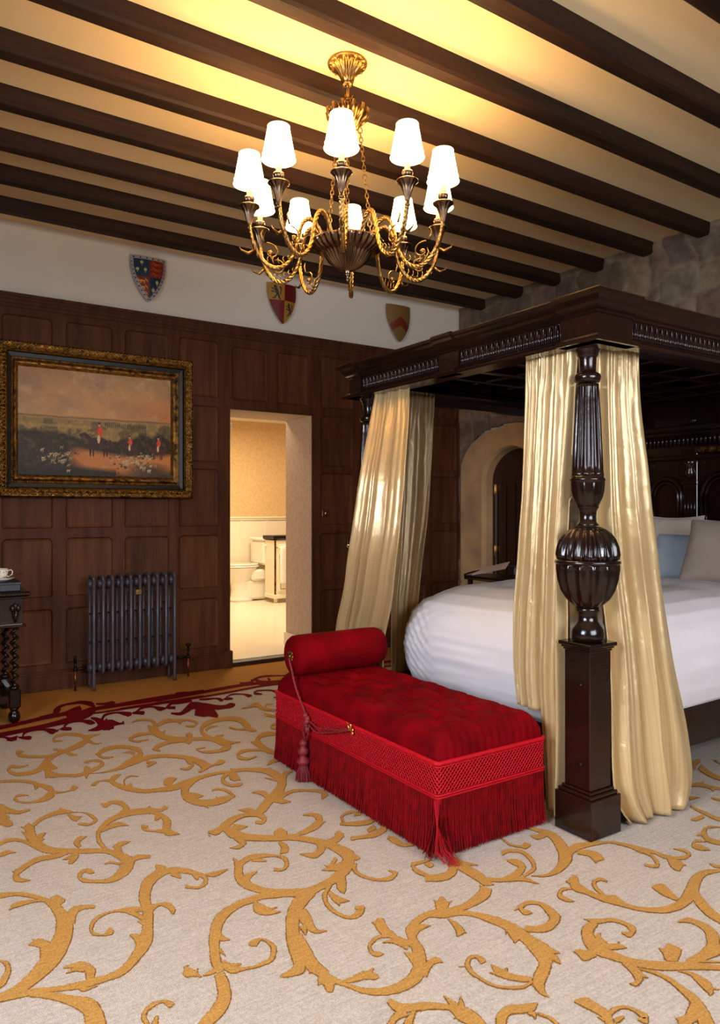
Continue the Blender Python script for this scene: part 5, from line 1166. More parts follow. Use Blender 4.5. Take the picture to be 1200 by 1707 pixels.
# ================================================================ red velvet chaise
CX0, CX1, CY0, CY1 = 1.755, 2.318, 2.125, 3.44
ch = thing('chaise_longue', 'buttoned red velvet day bench with deep bullion fringe at the foot of the bed', 'bench', ((CX0+CX1)/2, (CY0+CY1)/2, 0))
b = MB(); tufts = []
j = 0; y = CY0+.13
while y < CY1-.15:
    for x in ([CX0+.10, CX0+.28, CX0+.46] if j % 2 == 0 else [CX0+.19, CX0+.37]): tufts.append((x, y))
    y += .105; j += 1
def seat(u, v):
    # denser sampling at the edges
    f = lambda t: .5-.5*math.cos(PI*t) if True else t
    uu = .35*f(u)+.65*u; vv = .25*f(v)+.75*v
    x = CX0+(CX1-CX0)*uu; y = CY0+(CY1-CY0)*vv
    d = min(x-CX0, CX1-x); e = min(y-CY0, CY1-y)
    R = .075
    def ed(t): t = min(1, max(0, t)/R); return math.sqrt(max(0, 1-(1-t)**2.2))
    k = ed(d)*ed(e)
    z = .352+.028+.085*k
    if d <= 1e-6 or e <= 1e-6: z = .345
    h = 0
    for tx, ty in tufts:
        r2 = ((x-tx)**2+(y-ty)**2)
        if r2 < .03: h += .028*math.exp(-r2/.0007)+.016*math.exp(-r2/.0035)
    # folds running from button to button on the diagonals
    gx, gy = (x-(CX0+.10))/.09, (y-(CY0+.13))/.105
    f1 = abs(((gx+gy)/2+.5) % 1-.5); f2 = abs(((gx-gy)/2+.5) % 1-.5)
    h += .0075*(math.exp(-(f1/.05)**2)+math.exp(-(f2/.05)**2))*min(1, e/.12)*min(1, d/.08)
    puck = .0016*math.sin(x*160+3*math.sin(y*9))*max(0, 1-(e if y-CY0 < .3 else 1)/.10)
    z -= min(h, .045)*k
    z += .006*noise.noise(Vector((x*5, y*5, 1)))*k
    return (x, y+puck, z)
b.grid(seat, 96, 190); b.build('cushion', 'velvet', ch)
b = MB()
for x, y in tufts:
    b = MB(); b.ball((x, y, .431), .009, seg=10, rings=6, sc=(1, 1, .6)); b.build('button', 'velvet', ch)
b = MB(); b.box(CX0+.02, CX1-.02, CY0+.02, CY1-.02, .16, .36); b.build('frame', 'velvet', ch)
# braid band with a woven lattice, roll trims
def per(o, z, n=40):
    x0, x1, y0, y1 = CX0-o, CX1+o, CY0-o, CY1+o; r = .012
    P = []
    for cx, cy, a0 in ((x1-r, y1-r, 0), (x0+r, y1-r, 90), (x0+r, y0+r, 180), (x1-r, y0+r, 270)):
        for q in range(5): a = math.radians(a0+22.5*q); P.append((cx+r*math.cos(a), cy+r*math.sin(a), z))
    out = []
    m = len(P)
    for i in range(m):
        a, c = Vector(P[i]), Vector(P[(i+1) % m]); k = max(1, int((c-a).length/.02))
        for q in range(k): out.append(a.lerp(c, q/k))
    return out
b = MB()
b.tube(per(.006, .352), .009, 8, closed=True, smooth=True); b.tube(per(.006, .338), .004, 6, closed=True); b.tube(per(.007, .232), .005, 6, closed=True); b.tube(per(.007, .222), .004, 6, closed=True)
b.build('roll_trim', 'braid_red', ch)
b = MB()
P0 = per(.001, .228); P1 = per(.001, .348); n = len(P0)
b.add([tuple(p) for p in P0]+[tuple(p) for p in P1], [(i, (i+1) % n, n+(i+1) % n, n+i) for i in range(n)], 0)
# lattice cords
L = []; tot = 0; Pn = per(.006, 0)
for i in range(len(Pn)): L.append(tot); tot += (Pn[(i+1) % len(Pn)]-Pn[i]).length
def at(s, z, o=0):
    s = s % tot; i = max(k for k in range(len(L)) if L[k] <= s+1e-9) if False else int(np.searchsorted(L, s, side='right')-1)
    a, c = Pn[i], Pn[(i+1) % len(Pn)]; l = (c-a).length; p = a.lerp(c, (s-L[i])/l if l else 0); return Vector((p.x, p.y, z))
k = 0; s = 0
while s < tot:
    for sg in (1, -1):
        P = [at(s+sg*t*.016, .343-t*.0175) for t in range(7)]
        b.tube(P, .0034, 4, 1, cap=False)
    s += .018
b.build('braid_band', ['fringe_red', 'braid_red'], ch)
# bullion fringe, single threads
b = MB(); rg = random.Random(2); s = 0
while s < tot:
    for lay in (0, 1):
        p = at(s+rg.uniform(-.0012, .0012)+lay*.0017, 0); q = at(s+.001, 0)
        out_ = Vector((p.x-(CX0+CX1)/2, p.y-(CY0+CY1)/2, 0)); 
        nx = Vector((-1, 0, 0)) if abs(p.x-(CX0-.006)) < .008 else Vector((1, 0, 0)) if abs(p.x-(CX1+.006)) < .008 else Vector((0, -1, 0)) if p.y < 2.5 else Vector((0, 1, 0))
        tx = Vector((-nx.y, nx.x, 0))
        sway = rg.gauss(0, .0012); fl = abs(rg.gauss(0, .004))+.008; zl = .003+abs(rg.gauss(0, .004))
        near_corner = (abs(p.x-CX0) < .03 and abs(p.y-CY0) < .03)
        if near_corner: sway += rg.gauss(0, .016); fl += abs(rg.gauss(.01, .02))
        base = p-nx*(.004 if lay else 0)
        pts = [base+Vector((0, 0, .235)), base+tx*sway*.2+nx*fl*.10+Vector((0, 0, .16)), base+tx*sway*.6+nx*fl*.35+Vector((0, 0, .08)), base+tx*sway+nx*fl+Vector((0, 0, zl))]
        b.tube(pts, .0017, 4, 0, cap=False)
    s += .0034
b.build('fringe', 'fringe_red', ch, kind='stuff')
# tangled strands trailing at the near corner
b = MB()
for k in range(26):
    a = rg.gauss(0, .008); e = rg.uniform(.02, .07)
    c = Vector((CX0, CY0, 0))
    b.tube([c+Vector((-.008+a, -.008, .22)), c+Vector((-.01+a, -.012+a, .12)), c+Vector((-.008+a*2, -.02-e*.3, .04)), c+Vector((.012+a*2, -.03-e, .004))], .0015, 3, cap=False)
b.build('loose_strands', 'braid_red', ch, kind='stuff')
for x, y in ((CX0+.035, CY0+.035), (CX1-.035, CY0+.035), (CX0+.035, CY1-.035), (CX1-.035, CY1-.035)):
    b = MB(); b.lathe([(.018, 0), (.022, .006), (.02, .03), (.026, .05), (.02, .06), (.028, .12), (.03, .18)], x, y, 14); b.build('leg', 'black_lacquer', ch)
# brass hook holding the cord on the long side
b = MB(); hk = Vector((CX0-.012, 2.685, .36))
b.ball(hk+Vector((-.004, 0, -.02)), .008); b.tube([hk+Vector((0, 0, -.03)), hk+Vector((-.016, 0, -.02)), hk+Vector((-.022, -.012, .012))], .004, 6); b.tube([hk+Vector((0, 0, -.03)), hk+Vector((-.016, .006, -.02)), hk+Vector((-.020, .022, .012))], .004, 6); b.ball(hk+Vector((-.004, .0, -.034)), .007)
b.build('cord_hook', 'bright_brass', ch)

# bolster lying across the far end
BYc, BZc, BR = 3.295, .560, .103
b = MB()
prof = []
for x, r in ((0, .03), (.003, .055), (.006, .075), (.014, .092), (.03, .102), (.06, .104), (.25, .103), (.45, .104), (.52, .102), (.545, .09), (.552, .07), (.556, .04)): prof.append((r, x))
b.lathe(prof, 1.755, BYc, 56, axis='x', off=BZc)
b.xform(lambda x, y, z: (x, y+.004*noise.noise(Vector((x*6, y*6, z*6))), max(z, BZc-.094)))
bo = b.build('bolster_cushion', 'velvet'); tag(bo, 'round red velvet bolster with a brass rosette, lying on the far end of the chaise', 'cushion')
b = MB(); 
for k in range(40):
    a = 2*PI*k/40; b.tube([(1.7655, BYc+.03*math.cos(a), BZc+.03*math.sin(a)), (1.772, BYc+.075*math.cos(a), BZc+.075*math.sin(a)), (1.79, BYc+.095*math.cos(a), BZc+.095*math.sin(a))], [.002, .003, .002], 4)
b.build('gathered_end', 'velvet', bo)
b = MB(); b.lathe([(.034, 0), (.032, -.006), (.02, -.01), (.004, -.012)], 1.764, BYc, 24, axis='x', off=BZc)
for k in range(8):
    a = 2*PI*k/8; b.ball((1.758, BYc+.022*math.cos(a), BZc+.022*math.sin(a)), .010, sc=(.6, 1, 1))
b.ball((1.755, BYc, BZc), .009)
b.build('rosette', 'brass', bo)
# tie cord with tassel
cd = thing('tasselled_cord', 'dark red twisted cord with a heavy tassel, looped from bolster rosette to brass hook', 'cord', (1.73, 3.09, 0))
def rope(pts, r, n=10, mb=None):
    P = spl(pts, n); m_ = len(P); tw = 0
    for s_ in range(2):
        Q = []
        for i, p in enumerate(P):
            a = i*1.1+s_*PI; Q.append((p[0]+r*.6*math.cos(a), p[1], p[2]+r*.6*math.sin(a)))
        mb.tube(Q, r*.75, 5)
b = MB(); XF = CX0-.022
rope([(1.750, BYc, BZc-.01), (XF+.008, 3.25, .50), (XF, 3.19, .42), (XF, 3.11, .335), (XF, 3.075, .30)], .005, 12, b)
rope([(XF-.003, 3.07, .295), (XF-.006, 2.95, .285), (XF-.004, 2.80, .315), (hk.x-.016, 2.69, .345)], .0045, 12, b)
rope([(XF-.003, 3.07, .28), (XF-.008, 2.97, .262), (XF-.006, 2.82, .30), (hk.x-.014, 2.68, .345)], .0045, 12, b)
rope([(XF, 3.08, .29), (XF-.006, 3.105, .24), (XF-.003, 3.09, .19)], .0045, 10, b); rope([(XF, 3.06, .29), (XF-.006, 3.05, .25), (XF-.003, 3.08, .19)], .0045, 10, b)
b.build('cord', 'cord_red', cd)
b = MB()
for k in range(6): b.ball((XF-.006+.004*math.sin(k*2), 3.075+.012*math.cos(k*1.9), .30-.012*k+.012), .015, seg=10, rings=6)
b.build('knot', 'cord_red', cd)
b = MB(); TX, TY = XF-.016, 3.088
b.lathe([(.006, .20), (.018, .188), (.020, .175), (.012, .165), (.022, .155), (.027, .142), (.022, .128), (.014, .122), (.020, .112), (.030, .10), (.031, .088), (.022, .078), (.016, .074)][::-1], TX, TY, 20)
b.build('tassel_head', 'cord_red', cd)
b = MB()
for k in range(70):
    a = 2*PI*k/70*5.1; r0 = .016; r1 = .028+.012*rg.random()
    b.tube([(TX+r0*math.cos(a), TY+r0*math.sin(a), .078), (TX+r1*.9*math.cos(a), TY+r1*.9*math.sin(a), .04), (TX+r1*math.cos(a), TY+r1*math.sin(a), .004)], .0022, 3, cap=False)
b.build('tassel_skirt', 'cord_red', cd, kind='stuff')
# ================================================================ chandelier
HXc, HYc = 1.811, 2.841
cl = thing('chandelier', 'gilt and bronze ten-light chandelier with lit white shades hanging from the beamed ceiling', 'chandelier', (HXc, HYc, 0))
b = MB(); b.lathe([(.018, 3.255), (.026, 3.258), (.022, 3.266), (.030, 3.272), (.034, 3.29, .10), (.045, 3.312, .2), (.066, 3.334, .22), (.083, 3.346, .15), (.090, 3.349), (.092, 3.354), (.088, 3.36)], HXc, HYc, 112, nf=14)
for k in range(14):
    a = 2*PI*k/14; b.ball((HXc+.076*math.cos(a), HYc+.076*math.sin(a), 3.340), .0075, seg=6, rings=4); 
for k in range(60):
    a = 2*PI*k/60; b.ball((HXc+.087*math.cos(a), HYc+.087*math.sin(a), 3.348), .003, seg=5, rings=3)
b.build('ceiling_rose', 'brass', cl)
b = MB(); b.lathe([(.012, 3.19), (.008, 3.195), (.0075, 3.25), (.014, 3.257)], HXc, HYc, 14)
for k in range(5):
    a = 2*PI*k/5; b.tube([(HXc+.008*math.cos(a), HYc+.008*math.sin(a), 3.20), (HXc+.026*math.cos(a), HYc+.026*math.sin(a), 3.185), (HXc+.030*math.cos(a), HYc+.030*math.sin(a), 3.20)], .0025, 5)
b.tube([(HXc+.014*math.cos(t), HYc, 3.172+.02*math.sin(t)) for t in np.linspace(0, 2*PI, 14)[:-1]], .0035, 6, closed=True)
for s_ in (-1, 1): b.tube([(HXc+s_*.002, HYc, 3.155), (HXc+s_*.03, HYc+s_*.01, 3.10)], .003, 5)
b.build('hanging_stem', 'brass', cl)
b = MB(); b.lathe([(.012, 3.035), (.028, 3.045, .1), (.05, 3.06, .25), (.066, 3.085, .25), (.083, 3.115, .2), (.095, 3.13, .1), (.086, 3.128), (.06, 3.10), (.03, 3.09)], HXc, HYc, 96, nf=12, cap=False)
for k in range(12):
    a = 2*PI*(k+.5)/12; b.tube([(HXc+.06*math.cos(a), HYc+.06*math.sin(a), 3.08), (HXc+.09*math.cos(a), HYc+.09*math.sin(a), 3.11), (HXc+.097*math.cos(a), HYc+.097*math.sin(a), 3.14), (HXc+.088*math.cos(a), HYc+.088*math.sin(a), 3.148)], [.007, .009, .007, .003], 6)
b.build('leaf_crown', 'brass', cl)
# three chains of oval links
def link_chain(P, Q, name):
    b = MB(); P, Q = Vector(P), Vector(Q); L_ = (Q-P).length; n = int(L_/.021); t = (Q-P).normalized(); u = t.orthogonal().normalized(); w = t.cross(u)
    for k in range(n):
        c = P.lerp(Q, (k+.5)/n); s_ = u if k % 2 else w
        big = 1.0 if k % 5 else 1.25
        b.tube([c+t*(.0145*math.cos(a))+s_*(.0075*big*math.sin(a)) for a in np.linspace(0, 2*PI, 11)[:-1]], .0021*big, 5, closed=True)
    return b.build(name, 'brass', cl)
ca = math.atan2(-HYc, -HXc)
for k in range(3):
    a = ca+math.radians(60+120*k+12); link_chain((HXc+.06*math.cos(a), HYc+.06*math.sin(a), 3.05), (HXc+.115*math.cos(a), HYc+.115*math.sin(a), 2.53), 'chain')
link_chain((HXc, HYc, 3.15), (HXc, HYc, 3.04), 'chain'); link_chain((HXc, HYc, 3.04), (HXc, HYc, 2.52), 'chain')
# fluted bronze bowl
b = MB(); b.lathe([(.008, 2.385), (.018, 2.39), (.012, 2.398), (.03, 2.405, .06), (.062, 2.422, .12), (.09, 2.445, .14), (.108, 2.472, .10), (.112, 2.480, .04), (.118, 2.482), (.130, 2.487, .05), (.152, 2.498, .08), (.168, 2.515, .09), (.172, 2.527, .05), (.165, 2.533), (.12, 2.53), (.03, 2.54), (.01, 2.55)], HXc, HYc, 192, nf=32)
b.build('bowl', 'dark_bronze', cl)
b = MB(); b.lathe([(.001, 2.348), (.006, 2.352), (.010, 2.362), (.006, 2.37), (.014, 2.378), (.016, 2.388), (.008, 2.392)], HXc, HYc, 16); b.build('finial', 'dark_bronze', cl)
# arm built pointing along +X from the axis, then copied round
def arm():
    e = bpy.data.objects.new('arm', None)
    b = MB()
    PR = [(.10, 2.50), (.118, 2.545), (.145, 2.60), (.178, 2.622), (.208, 2.60), (.228, 2.54), (.248, 2.46), (.285, 2.405), (.335, 2.385), (.385, 2.41), (.425, 2.47), (.443, 2.53), (.448, 2.565)]
    P = spl([(r, 0, z) for r, z in PR], 7)
    n = len(P)
    for s_ in range(3):
        b.tube([(p[0], .0052*math.cos(i*.8+s_*2.094), p[2]+.0052*math.sin(i*.8+s_*2.094)) for i, p in enumerate(P)], .0066, 6)
    a0 = b
    arm_o = b.build('arm', 'brass', cl); arm_o.location = (0, 0, 0)
    arm_o.matrix_parent_inverse.identity(); arm_o.location = (0, 0, 0)
    b = MB()   # scroll and leaves inside the curve
    sp = [(.355+.052*math.exp(-t*.28)*math.cos(t+1.2), 0, 2.452+.046*math.exp(-t*.28)*math.sin(t+1.2)) for t in np.linspace(0, 8, 34)]
    b.tube(sp, .0032, 6); b.ball((.355, 0, 2.452), .011, sc=(1, .8, 1))
    for k in range(7):
        t = k/6; x = .27+.14*t; z = 2.425-.02*math.sin(PI*t)
        b.tube([(x, 0, z), (x+.008, .004, z+.014), (x+.003, -.002, z+.026)], [.004, .003, .001], 5)
    b.tube([(.425, 0, 2.46), (.455, 0, 2.44), (.485, 0, 2.452), (.495, 0, 2.466)], [.006, .007, .004, .001], 6)
    b.tube([(.385, 0, 2.50), (.40, 0, 2.53), (.392, 0, 2.55)], [.005, .004, .001], 6)
    b.build('scroll_ornament', 'brass', arm_o)
    b = MB(); R = .45
    b.lathe([(.008, 2.545), (.012, 2.552), (.008, 2.56), (.010, 2.57), (.014, 2.585, .15), (.019, 2.605, .18), (.028, 2.628, .18), (.040, 2.642, .12), (.046, 2.646), (.045, 2.650), (.02, 2.651), (.012, 2.656), (.012, 2.664), (.020, 2.668, .1), (.024, 2.682, .15), (.021, 2.690), (.013, 2.692)], R, 0, 72, nf=12)
    b.build('candle_cup', 'dark_bronze', arm_o)
    b = MB(); b.lathe([(.0125, 2.69), (.0125, 2.765), (.010, 2.768)], R, 0, 16); b.build('candle_tube', 'candle', arm_o)
    b = MB(); b.lathe([(.070, 2.742), (.0585, 2.805), (.0445, 2.882)], R, 0, 40, cap=False); b.build('lamp_shade', 'shade', arm_o)
    b = MB()
    for rr, z in ((.0708, 2.744), (.0668, 2.765), (.0455, 2.880)):
        b = MB(); b.tube([(R+rr*math.cos(t), rr*math.sin(t), z) for t in np.linspace(0, 2*PI, 41)[:-1]], .0018, 5, closed=True); b.build('shade_trim', 'shade_trim', arm_o)
    b = MB(); b.ball((R, 0, 2.80), .017, sc=(1, 1, 1.4)); b.build('bulb', M['shade'], arm_o)
    return arm_o
A0 = arm()
lit = bpy.data.lights.new('candle_bulb', 'POINT'); lit.energy = 7.0; lit.color = (1, .64, .28); lit.shadow_soft_size = .03
base = math.atan2(-HYc, -HXc)+math.radians(-3)
for k in range(10):
    an = base+2*PI*k/10
    if k == 0: o = A0
    else:
        o = A0.copy(); COL.objects.link(o); o.parent = cl
        for c in A0.children:
            d = c.copy(); COL.objects.link(d); d.parent = o
    o.rotation_euler = (0, 0, an)
    lo_ = bpy.data.objects.new('candle_light', lit); COL.objects.link(lo_); lo_.location = (HXc+.45*math.cos(an), HYc+.45*math.sin(an), 2.845)

# ================================================================ painting
PXA, PXB, PZA, PZB = .712, 2.112, 1.392, 2.492
pt = thing('framed_painting', 'hunt scene oil painting in a heavy gilt and black frame on the oak panelling', 'painting', ((PXA+PXB)/2, YA, PZA))
seg_ = [((0, .004), (0, .058), 'gilt'), ((0, .058), (.012, .072), 'gilt'), ((.012, .072), (.030, .070), 'gilt'), ((.030, .070), (.052, .060), 'gilt'), ((.052, .060), (.060, .064), 'gilt_bright'), ((.060, .064), (.066, .056), 'gilt_bright'), ((.066, .056), (.072, .040), 'black_lacquer'), ((.072, .040), (.098, .034), 'black_lacquer'), ((.098, .034), (.104, .040), 'gilt_bright'), ((.104, .040), (.112, .038), 'gilt'), ((.112, .038), (.128, .026), 'gilt'), ((.128, .026), (.140, .024), 'gilt'), ((.140, .024), (.146, .028), 'gilt_bright'), ((.146, .028), (.158, .012), 'gilt_bright')]
WX, WZ = .118/.158, .165/.158
b = MB(); ms = ['gilt', 'gilt_bright', 'black_lacquer']
for (d0, h0), (d1, h1), m_ in seg_:
    def rc(d, h): return [(PXA+d*WZ*.78, YA-h, PZA+d*WZ), (PXB-d*WZ, YA-h, PZA+d*WZ), (PXB-d*WZ, YA-h, PZB-d*WZ), (PXA+d*WZ*.78, YA-h, PZB-d*WZ)]
    V = rc(d0, h0)+rc(d1, h1); b.add(V, [(i, (i+1) % 4, 4+(i+1) % 4, 4+i) for i in range(4)], ms.index(m_))
fr = b.build('frame', ms, pt)
b = MB(); rg = random.Random(5)
def along(d, h, step, fn):
    x0, x1, z0, z1 = PXA+d*WZ*.78, PXB-d*WZ, PZA+d*WZ, PZB-d*WZ
    for (ax, az), (bx, bz) in (((x0, z0), (x1, z0)), ((x1, z0), (x1, z1)), ((x1, z1), (x0, z1)), ((x0, z1), (x0, z0))):
        n = int(math.hypot(bx-ax, bz-az)/step)
        for k in range(n): t = (k+.5)/n; fn(ax+(bx-ax)*t, YA-h, az+(bz-az)*t, k, (bx-ax) != 0)
def leafy(x, y, z, k, hz):
    a = rg.uniform(-.5, .5)+(0 if k % 2 else 1.2)
    for q in range(3):
        t = a+q*1.1; r = .016
        dx, dz = r*math.cos(t), r*math.sin(t)
        b.tube([(x, y, z), (x+dx*.6, y-.006, z+dz*.6), (x+dx*1.3, y-.001, z+dz*1.3)], [.003, .0055, .0015], 5)
along(.020, .070, .026, leafy); along(.042, .066, .026, leafy)
b.build('acanthus_carving', 'gilt_bright', fr)
b = MB(); along(.108, .040, .0135, lambda x, y, z, k, hz: b.ball((x, y, z), .0050, seg=6, rings=4)); b.build('bead_moulding', 'gilt_bright', fr)
# painted canvas: colour per vertex, laid in like brushwork
NX, NZ_ = 300, 210
cx0, cx1, cz0, cz1 = PXA+.158*WZ*.78, PXB-.158*WZ, PZA+.158*WZ, PZB-.158*WZ
S, T = np.meshgrid(np.linspace(0, 1, NX+1), np.linspace(0, 1, NZ_+1))
def fbm(s, t, sx, sy, seed, oct=4):
    r = np.random.RandomState(seed); out = np.zeros_like(s); amp = 1; tot_ = 0
    for o in range(oct):
        gx, gy = int(sx*2**o)+2, int(sy*2**o)+2; g = r.rand(gy+1, gx+1)
        x = s*(gx-1); y = t*(gy-1); i = np.floor(x).astype(int); j = np.floor(y).astype(int); fx = x-i; fy = y-j
        fx = fx*fx*(3-2*fx); fy = fy*fy*(3-2*fy); i = np.clip(i, 0, gx-1); j = np.clip(j, 0, gy-1)
        out += amp*((g[j, i]*(1-fx)+g[j, i+1]*fx)*(1-fy)+(g[j+1, i]*(1-fx)+g[j+1, i+1]*fx)*fy); tot_ += amp; amp *= .55
    return out/tot_
C_ = np.zeros((NZ_+1, NX+1, 3))
def L3(*c): return np.array(lin(*c))
def blend(mask, col):
    m_ = np.clip(mask, 0, 1)[..., None]; C_[:] = C_*(1-m_)+np.asarray(col)*m_
n1 = fbm(S, T, 5, 5, 1); n2 = fbm(S, T, 14, 9, 2); n3 = fbm(S, T, 40, 30, 3, 3)
C_[:] = L3(184, 136, 86)
blend((n1-.4)*2.2*(T > .3), L3(150, 120, 94)); blend(np.clip((S-.45)*1.6, 0, 1)*np.clip(1-abs(T-.62)/.28, 0, 1)*.9, L3(176, 106, 58)); blend(np.clip((T-.78)*3, 0, 1)*.6, L3(96, 88, 80)); blend(((n2-.52)*5)*(T > .5)*.5, L3(186, 152, 112))
blend(np.clip((.56-T)*30, 0, 1), L3(138, 112, 66))                      # far fields
blend(np.clip((.53-T+.03*n2)*30, 0, 1)*(n2 > .5)*.8, L3(84, 74, 48)); blend(((n3-.5)*5)*(T < .54)*.5, L3(166, 134, 78))
blend(np.clip(1-abs(T-.545-.02*n2)/.012, 0, 1)*.8, L3(80, 68, 48)); blend(np.clip(1-abs(T-.47)/.02, 0, 1)*(S < .45)*.6, L3(176, 138, 74))
edge = .40+.05*np.sin(S*9)+.10*(n2-.5)
blend(np.clip((edge-T)*25, 0, 1), L3(50, 38, 24))                       # dark hedges
blend(((n3-.48)*6)*(T < edge)*.45, L3(78, 66, 44))
pth = np.clip(1-abs(T-.16-.05*np.sin(S*5+1))/.11, 0, 1)*np.clip((S-.3)*8, 0, 1)
blend(pth*2.4*(n2*.6+.6), L3(186, 116, 56)); blend(np.clip((.10-T-.05*(S-.4))*18, 0, 1)*(S < .62), L3(42, 32, 22)); blend(np.clip(1-((S-.85)/.2)**2-((T-.06)/.1)**2, 0, 1), L3(66, 52, 38))
def ell(cx, cy, rx, ry, col, rot=0, k=6):
    X_ = (S-cx); Y_ = (T-cy)*.69; c, s_ = math.cos(rot), math.sin(rot); u = (X_*c+Y_*s_)/rx; v = (-X_*s_+Y_*c)/ry
    blend((1-(u*u+v*v))*k, L3(*col))
def horse(x, y, k, col, d=1):
    ell(x, y, .045*k, .022*k, col); ell(x-.045*k*d, y+.03*k, .025*k, .010*k, col, -.8*d); ell(x-.068*k*d, y+.045*k, .016*k, .008*k, col, .5*d)
    for q in (-.035, -.022, .025, .037): ell(x+q*k, y-.055*k, .0035*k+.0012, .030*k, col)
    ell(x+.052*k*d, y-.01*k, .007*k, .022*k, col)
def rider(x, y, k):
    ell(x, y+.055*k, .013*k, .026*k, (206, 66, 34)); ell(x-.004, y+.10*k, .006*k, .007*k, (196, 140, 110)); ell(x-.004, y+.115*k, .007*k, .006*k, (30, 26, 26)); ell(x-.006*k, y+.0*k, .007*k, .022*k, (206, 170, 120)); ell(x-.012*k, y+.06*k, .010*k, .005*k, (196, 58, 30), .4)
horse(.50, .33, 1.5, (62, 34, 26)); rider(.51, .36, 1.35); horse(.73, .28, .8, (70, 40, 30)); rider(.715, .29, 1.0); horse(.90, .27, 1.0, (78, 42, 30)); rider(.915, .29, 1.05)
rg2 = random.Random(8)
for k in range(150):
    if k < 45: x, y = rg2.gauss(.24, .06), rg2.gauss(.17, .04)
    elif k < 125: x, y = rg2.gauss(.72, .085), rg2.gauss(.13, .035)
    else: x, y = rg2.gauss(.80, .06), rg2.gauss(.20, .015)
    c = rg2.choice([(176, 152, 116), (160, 132, 98), (186, 164, 130), (92, 62, 42), (58, 44, 36), (150, 112, 76)])
    ell(x, y, rg2.uniform(.006, .012), rg2.uniform(.003, .006), c, rg2.uniform(-.8, .8), 4)
    if c[0] > 150: ell(x+.007, y-.012, .0014, .008, c); ell(x-.006, y-.012, .0014, .008, c); ell(x+.012, y+.006, .002, .008, c, -.6)
ell(.96, .40, .003, .10, (60, 48, 36)); ell(.95, .46, .02, .003, (60, 48, 36), .8)
for x in np.linspace(.55, .82, 22): ell(x, .50+rg2.uniform(-.01, .01), .004, .02, (74, 68, 50))
C_ *= (1.08+.18*n3)[..., None]
b = MB(); b.grid(lambda u, v: (cx0+(cx1-cx0)*u, YA-.014, cz0+(cz1-cz0)*v), NX, NZ_); b.c = [tuple(map(float, c)) for c in C_.reshape(-1, 3)]
b.build('canvas', 'canvas_paint', pt)

# ================================================================ heraldic shields
def shield(label, x0, x1, zt, zb, paint):
    W = x1-x0; H = zt-zb; NXs, NZs = 120, 150; cx = (x0+x1)/2
    def half(t):  # t 0 top..1 point
        return .5*W*(math.cos(max(0, (t-.12))/.88*PI/2)**.72 if t > .12 else 1-.02*math.sin(t/.12*PI))
    b = MB(); V = []; C2 = []
    for j in range(NZs+1):
        t = j/NZs; h = max(half(t), .0008)
        for i in range(NXs+1):
            s_ = i/NXs*2-1; x = cx+h*s_; z = zt-H*t+.008*(1-t)**8*abs(s_)
            y = YA-.004-.045*(1-((x-cx)/(W/2))**2)*(1-.5*t*t)
            V.append((x, y, z)); C2.append(lin(*paint((x-cx)/(W/2), t, s_, h/(W/2))))
    F = [(j*(NXs+1)+i, (j+1)*(NXs+1)+i, (j+1)*(NXs+1)+i+1, j*(NXs+1)+i+1) for j in range(NZs) for i in range(NXs)]
    b.add(V, F, 0, True); b.c = C2
    o = b.build('wall_shield', 'shield_paint'); tag(o, label, 'shield', 'heraldic shields on the white wall')
    m_ = o.modifiers.new('thick', 'SOLIDIFY'); m_.thickness = .006; m_.offset = 1
def lion(u, v):
    """rampant beast silhouette in a unit square"""
    def e(cx, cy, rx, ry, r=0):
        c, s_ = math.cos(r), math.sin(r); a = ((u-cx)*c+(v-cy)*s_)/rx; q = (-(u-cx)*s_+(v-cy)*c)/ry; return a*a+q*q < 1
    return e(.5, .5, .10, .24, -.35) or e(.40, .22, .10, .09) or e(.30, .36, .15, .04, .5) or e(.28, .52, .14, .04, .2) or e(.42, .80, .05, .17, .5) or e(.62, .78, .06, .16, -.4) or e(.74, .50, .035, .22, .2) or e(.72, .26, .09, .06, 1) or e(.30, .90, .08, .03) or e(.70, .93, .08, .03)
def passant(u, v):
    def e(cx, cy, rx, ry, r=0):
        c, s_ = math.cos(r), math.sin(r); a = ((u-cx)*c+(v-cy)*s_)/rx; q = (-(u-cx)*s_+(v-cy)*c)/ry; return a*a+q*q < 1
    return e(.5, .5, .28, .16) or e(.20, .34, .11, .18) or e(.28, .78, .05, .2) or e(.45, .78, .05, .2) or e(.70, .78, .05, .2) or e(.06, .62, .14, .07, -.5) or e(.86, .34, .05, .28, -.4)
def fleur(u, v):
    a = abs(u-.5)
    return a < .10*(1-abs(v-.35)/.4) or (abs(v-.55) < .06 and a < .3) or ((a-.24)**2/.012+(v-.40)**2/.04 < 1) or (a < .06 and .5 < v < .95)
def royal(x, t, s_, h):
    d = h-abs(x); bt = t*1.25
    if d < .14*(1+.6*t) or t < .07 or t > .93:
        k = (t*11) % 1; q = ((x+1)*3.0) % 1
        on = (abs(k-.5) < .16 and .05 < d < .10*(1+.6*t)) if t > .09 else (abs(q-.5) < .12 and .02 < t < .055)
        return (52, 40, 44) if on else (166, 158, 164)
    left = x < 0; topq = t < .46
    u = (x+.86)/.86 if left else x/.86; v = (t-.07)/.39 if topq else (t-.46)/.47
    if left == topq:
        for cx, cy in ((.5, .22), (.25, .62), (.72, .62)):
            if fleur((u-cx)/.26+.5, (v-cy)/.34+.5): return (214, 196, 130)
        return (16, 52, 74)
    for k in range(3):
        if passant((u-.08)/.84, (v-.06-k*.30)/.28): return (222, 158, 60) if left else (176, 88, 40)
    return (132, 26, 18)
def quart(x, t, s_, h):
    left = x < .04; topq = t < .42
    if left == topq:
        u = (x+.95)/.99 if left else (x-.04)/.80; v = t/.42 if topq else (t-.42)/.40
        if lion(u if left else u, v): return (44, 40, 36)
        return (170, 124, 46)
    return (110, 14, 14)
